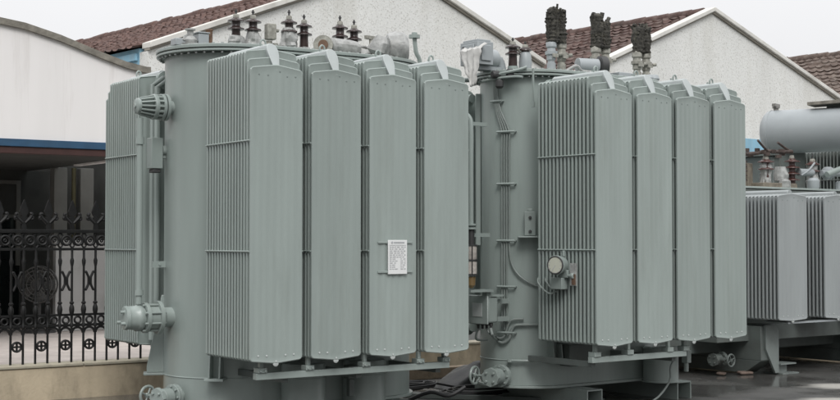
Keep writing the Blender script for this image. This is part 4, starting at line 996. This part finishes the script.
# ------------------------------------------------------------------ third transformer, right
def transformer_c():
    T = thing('power_transformer', (TC[0], TC[1], 0), TC[2], 'smaller bluish-grey transformer at the right edge with a long horizontal oil drum on top', 'transformer', 'power transformers standing in the yard')
    zl = 2.53
    b = MB(); b.box(-1.75, 3.6, 1.02, 2.35, .27, zl - .05); b.build('tank', 'paint_d', T, bevel=.02)
    b = MB(); b.box(-1.82, 3.7, .93, 2.43, zl - .048, zl - .012); b.build('flange', 'paint_d', T, bevel=.004)
    b = MB(); b.box(-1.82, 3.7, .92, 2.44, zl, zl + .03); b.build('lid', 'paint', T, bevel=.005)
    r0 = make_radiator(.60, .80, 14, .755, (2.395,), T, 1.03, mt='paint_c', eb=.02, et=.034, rods=(), lug=False)
    for i in range(4):
        o = r0 if i == 0 else clone(r0, T)
        o.location = (-.735 + .985 * i, 0, 0)
    b = MB(); b.box(-.50, 3.2, .02, .05, .70, .725); b.build('support_rail', 'paint_b', T)
    b = MB(); b.box(-1.3, 3.2, .55, .95, .45, .66); b.build('base_beam', 'paint_d', T, bevel=.008)
    for u in (-.60, 1.9):
        b = MB(); b.box(u - .06, u + .19, .345, 2.6, .20, .655); b.prism([(.345, .198), (.62, .02), (2.6, .02), (2.6, .198)], u - .06, u + .19, T=lambda y, z, x: (x, y, z))
        sk = b.build('skid', 'paint_d', T, bevel=.006)
        b = MB(); b.prism([(u, .665), (u + .21, .665), (u + .27, .59), (u + .27, .03), (u + .20, .022), (u, .36)], .31, .343, T=lambda x, z, y: (x, y, z)); b.build('end_plate', 'paint_m', sk)
        b = MB(); b.box(u + .275, u + .62, .25, .55, .002, .02); b.box(u + .275, u + .60, .28, .52, .13, .148); b.box(u + .275, u + .50, .36, .44, .021, .129); b.build('foot', 'paint_m', sk)
    valve(T, -.83, .75, .1, 185, .215, .9, -1, 'paint_d')
    # conservator drum lying along the depth axis
    zc = 3.515; rc = .343; ax = Vector((.36, -.93, 0)).normalized(); o = Vector((2.16, 2.4, zc)); L = 2.6
    prof = [(.02, -.14), (.12, -.13), (.22, -.10), (.29, -.055), (.325, -.02), (rc, .02), (rc, L - .02), (.325, L + .02), (.29, L + .055), (.22, L + .10), (.12, L + .13), (.02, L + .14)]
    b = MB(); b.lathe(prof, o, ax, 44); b.ring(o + ax * .04, ax, rc, .006, 44, 5); b.ring(o + ax * 1.3, ax, rc, .005, 44, 5); cs = b.build('conservator', 'paint_b', T, sharp=40)
    b = MB(); q = o + ax * .1 + Vector((0, 0, rc - .02)); b.lathe([(.04, 0), (.04, .05), (.06, .055), (.06, .075)], q, n=12); b.obox(q + Vector((0, 0, .10)), (.20, .06, .045), .3); b.build('filler_cap', 'steel', cs)
    q = o + ax * 1.15 + Vector((0, 0, rc))
    b = MB(); b.obox(q + Vector((0, 0, .075)), (1.0, .42, .05), -1.2, 0, -.03); b.build('lifting_plate', 'coping', cs, bevel=.004)
    b = MB(); b.obox(q + Vector((0, 0, .02)), (.5, .06, .085), -1.2); b.build('plate_bracket', 'paint_d', cs)
    for t in (.35, 2.2):
        b = MB(); q = o + ax * t; b.obox((q.x, q.y, (zl + .03 + zc - .28) / 2), (.42, .07, zc - .28 - zl - .035), -.37 + .0); b.build('saddle', 'paint_d', cs)
    b = MB(); q = o + ax * 1.4; b.cyl(q - Vector((0, 0, .30)), q - Vector((0, 0, .52)), .05); b.cyl(q - Vector((0, 0, .50)), q + Vector((-.7, .1, -.72)), .045); b.build('gas_pipe', 'paint', T)
    Z = zl + .031
    bushing(T, 1.53, 1.5, Z, .60, 4, .05, .12, 'porc_red', base='oldwood', tip=.08)
    bushing(T, .92, 1.5, Z, .56, 2, .06, .12, 'porc_red', wrap=.70, seed=61, base='oldwood', tip=.1)
    bushing(T, 2.03, 1.5, Z, .56, 2, .06, .11, 'porc_red', wrap=.74, seed=67, tip=.14)
    bushing(T, .50, 1.6, Z, .54, 5, .05, .08, 'porc', base='oldwood', tip=.08)
    bushing(T, 1.28, 1.8, Z, .50, 5, .05, .09, 'porc', base='oldwood', tip=.1)
    b = MB(); rr = random.Random(5)
    b.tube([(.45, 1.5, Z + .50), (.7, 1.5, Z + .52), (.92, 1.5, Z + .56), (1.2, 1.5, Z + .56), (1.53, 1.5, Z + .58)], .03, 7, smooth=3)
    b.tube([(.62, 1.4, Z + .70), (.8, 1.45, Z + .62), (1.0, 1.5, Z + .54)], .018, 6); b.tube([(1.2, 1.5, Z + .70), (1.36, 1.5, Z + .63), (1.55, 1.5, Z + .56)], .018, 6)
    for k in range(9): b.obox((.5 + .11 * k + rr.uniform(-.03, .03), 1.5 + rr.uniform(-.05, .05), Z + .53 + rr.uniform(-.04, .05)), (.08, .05, .05), rr.uniform(0, 3))
    b.build('busbar', 'busbar', T)
    b = MB(); b.obox((.66, 1.75, Z + .20), (.18, .3, .36), .3); b.box(.72, 1.5, 1.38, 1.72, Z, Z + .09); b.build('packing_board', 'oldwood', T, bevel=.01)
    b = MB(); b.lathe([(.07, 0), (.09, .03), (.085, .12), (.05, .15)], (1.22, 1.4, Z), n=14, jit=.3, seed=71); b.lathe([(.09, .13), (.11, .22), (.08, .34)], (1.26, 1.5, Z), n=14, jit=.3, seed=72); b.build('plastic_wrap', 'wrap', T, sharp=22)
    b = MB(); b.cyl((1.62, 1.45, Z + .27), (1.95, 1.45, Z + .27), .055); b.lathe([(.07, 0), (.09, .04), (.09, .14), (.06, .18)], (1.78, 1.3, Z), n=14); b.lathe([(.06, 0), (.06, .13), (.03, .15)], (2.42, 1.3, Z), n=14); b.lathe([(.05, 0), (.10, .03), (.10, .12), (.05, .15)], (2.2, 1.4, Z + .27), (1, 0, 0), 14); b.cyl((2.1, 1.4, Z + .27), (2.7, 1.4, Z + .27), .045); b.tube([(1.62, 1.4, Z + .22), (1.8, 1.4, Z + .30), (1.95, 1.4, Z + .42)], .014, 6, smooth=3); b.build('lid_fitting', 'paint_b', T)
transformer_c()

# ------------------------------------------------------------------ fourth transformer, only its radiator shows behind the drum
def transformer_d():
    F = (*wpt(TC, .75, 5.0)[:2], 0)
    T = thing('power_transformer', F, TC[2], 'dark transformer at the far right whose ribbed radiators show below the horizontal drum', 'transformer', 'power transformers standing in the yard')
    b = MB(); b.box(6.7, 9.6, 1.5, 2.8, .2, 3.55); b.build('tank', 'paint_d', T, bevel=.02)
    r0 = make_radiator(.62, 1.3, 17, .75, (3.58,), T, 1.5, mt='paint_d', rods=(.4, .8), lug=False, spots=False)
    r0.location = (6.98, 0, 0)
    for i in range(1, 3): clone(r0, T, (6.98 + .75 * i, 0, 0))
    b = MB(); b.box(6.6, 9.7, 1.42, 2.9, 3.552, 3.60); b.build('lid', 'paint_d', T)
    for u in (7.1, 9.0):
        b = MB(); b.box(u, u + .2, 1.2, 3.0, 0, .199); b.build('skid', 'paint_d', T)
transformer_d()

# ------------------------------------------------------------------ things lying about
def coil(name, F, cx, cy, rr0, turns, r, label, cat, seed, z=.03, squash=.6):
    rr = random.Random(seed); pts = []
    for k in range(turns * 14):
        a = 2 * math.pi * k / 14; q = rr0 * (1 + .20 * math.sin(k * .37) + rr.uniform(-.02, .02))
        pts.append(wpt(F, cx + q * math.cos(a), cy + q * squash * math.sin(a), z + .012 * (k / 14) + .02 * abs(math.sin(k * .31))))
    pts.append(wpt(F, cx + rr0 * 2.0, cy - .2, r)); pts.append(wpt(F, cx + rr0 * 2.6, cy + .3, r))
    b = MB(); b.tube(pts, r, 7, smooth=3); o = b.build(name, 'cable'); tag(o, label, cat)
coil('cable_coil', TA, 3.55, 2.9, .40, 6, .013, 'tangled black cable coil on the ground nearest the front transformer', 'cable', 3)
coil('cable_coil', TA, 4.15, 2.1, .46, 5, .012, 'loose black cable loops lying beside the black tarpaulin', 'cable', 8, squash=.7)
def tarp():
    b = MB(); n = 26; vs = []; fs = []
    for j in range(n + 1):
        for i in range(n + 1):
            x = i / n * 2 - 1; y = j / n * 2 - 1; rd = min(1, math.hypot(x, y))
            h = max(0, (1 - rd ** 1.5)) * .26 + .07 * max(0, 1 - rd) ** .4 * (.5 + noise.noise(Vector((x * 3, y * 3, 2)))) + .006
            p = wpt(TA, 4.75 + x * .62, 2.95 + y * .5, max(.006, h)); vs.append(p)
    for j in range(n):
        for i in range(n): fs.append((j * (n + 1) + i, j * (n + 1) + i + 1, (j + 1) * (n + 1) + i + 1, (j + 1) * (n + 1) + i))
    b.add(vs, fs); tag(b.build('tarpaulin', 'tarp', sharp=70), 'black tarpaulin heaped on the wet ground between the two big transformers', 'tarpaulin')
tarp()
b = MB(); p = wpt(TA, 4.0, 1.55); b.obox((p.x, p.y, .03), (2.3, .11, .055), -.28); tag(b.build('steel_bar', 'paint_d', bevel=.006), 'long steel bar lying on the ground before the middle transformer', 'bar')
b = MB(); p = wpt(TA, 4.2, 4.05); b.obox((p.x, p.y, .07), (2.6, .16, .14), TA[2]); tag(b.build('timber_beam', 'wood', bevel=.01), 'weathered timber beam lying along the foot of the low wall', 'timber')
b = MB(); p = wpt(TB, -.62, 1.75); b.tube([p + Vector((-.35, .2, .05)), p + Vector((-.1, .1, .16)), p + Vector((.1, .0, .13)), p + Vector((.28, .05, .22))], .022, 8, smooth=4); tag(b.build('hose', 'cable'), 'short black hose curving beside the drain valve of the middle transformer', 'hose')
b = MB(); p = wpt(TB, 1.15, .55); b.tube([p + Vector((.55, .3, .60)), p + Vector((.42, .22, .42)), p + Vector((.40, .2, .25)), p + Vector((.2, .1, .05)), p + Vector((-.1, .02, .02)), p + Vector((-.35, .1, .02)), p + Vector((-.5, .3, .02))], .012, 7, smooth=4); tag(b.build('cable', 'cable_grey'), 'grey earthing cable dropping to the ground under the middle transformer', 'cable')
for i, (u, s, a, lab) in enumerate(((8.55, 2.05, .3, 'brown brick lying flat on the wet ground beside the foot of the bluish-grey transformer'), (8.20, 2.15, 1.1, 'broken brick lying next to the larger brown brick'))):
    b = MB(); p = wpt(TA, u, s); b.obox((p.x, p.y, .026), (.20 - .08 * i, .11, .035), a, .08); tag(b.build('brick', 'brick', bevel=.012), lab, 'brick', 'bricks on the wet ground')
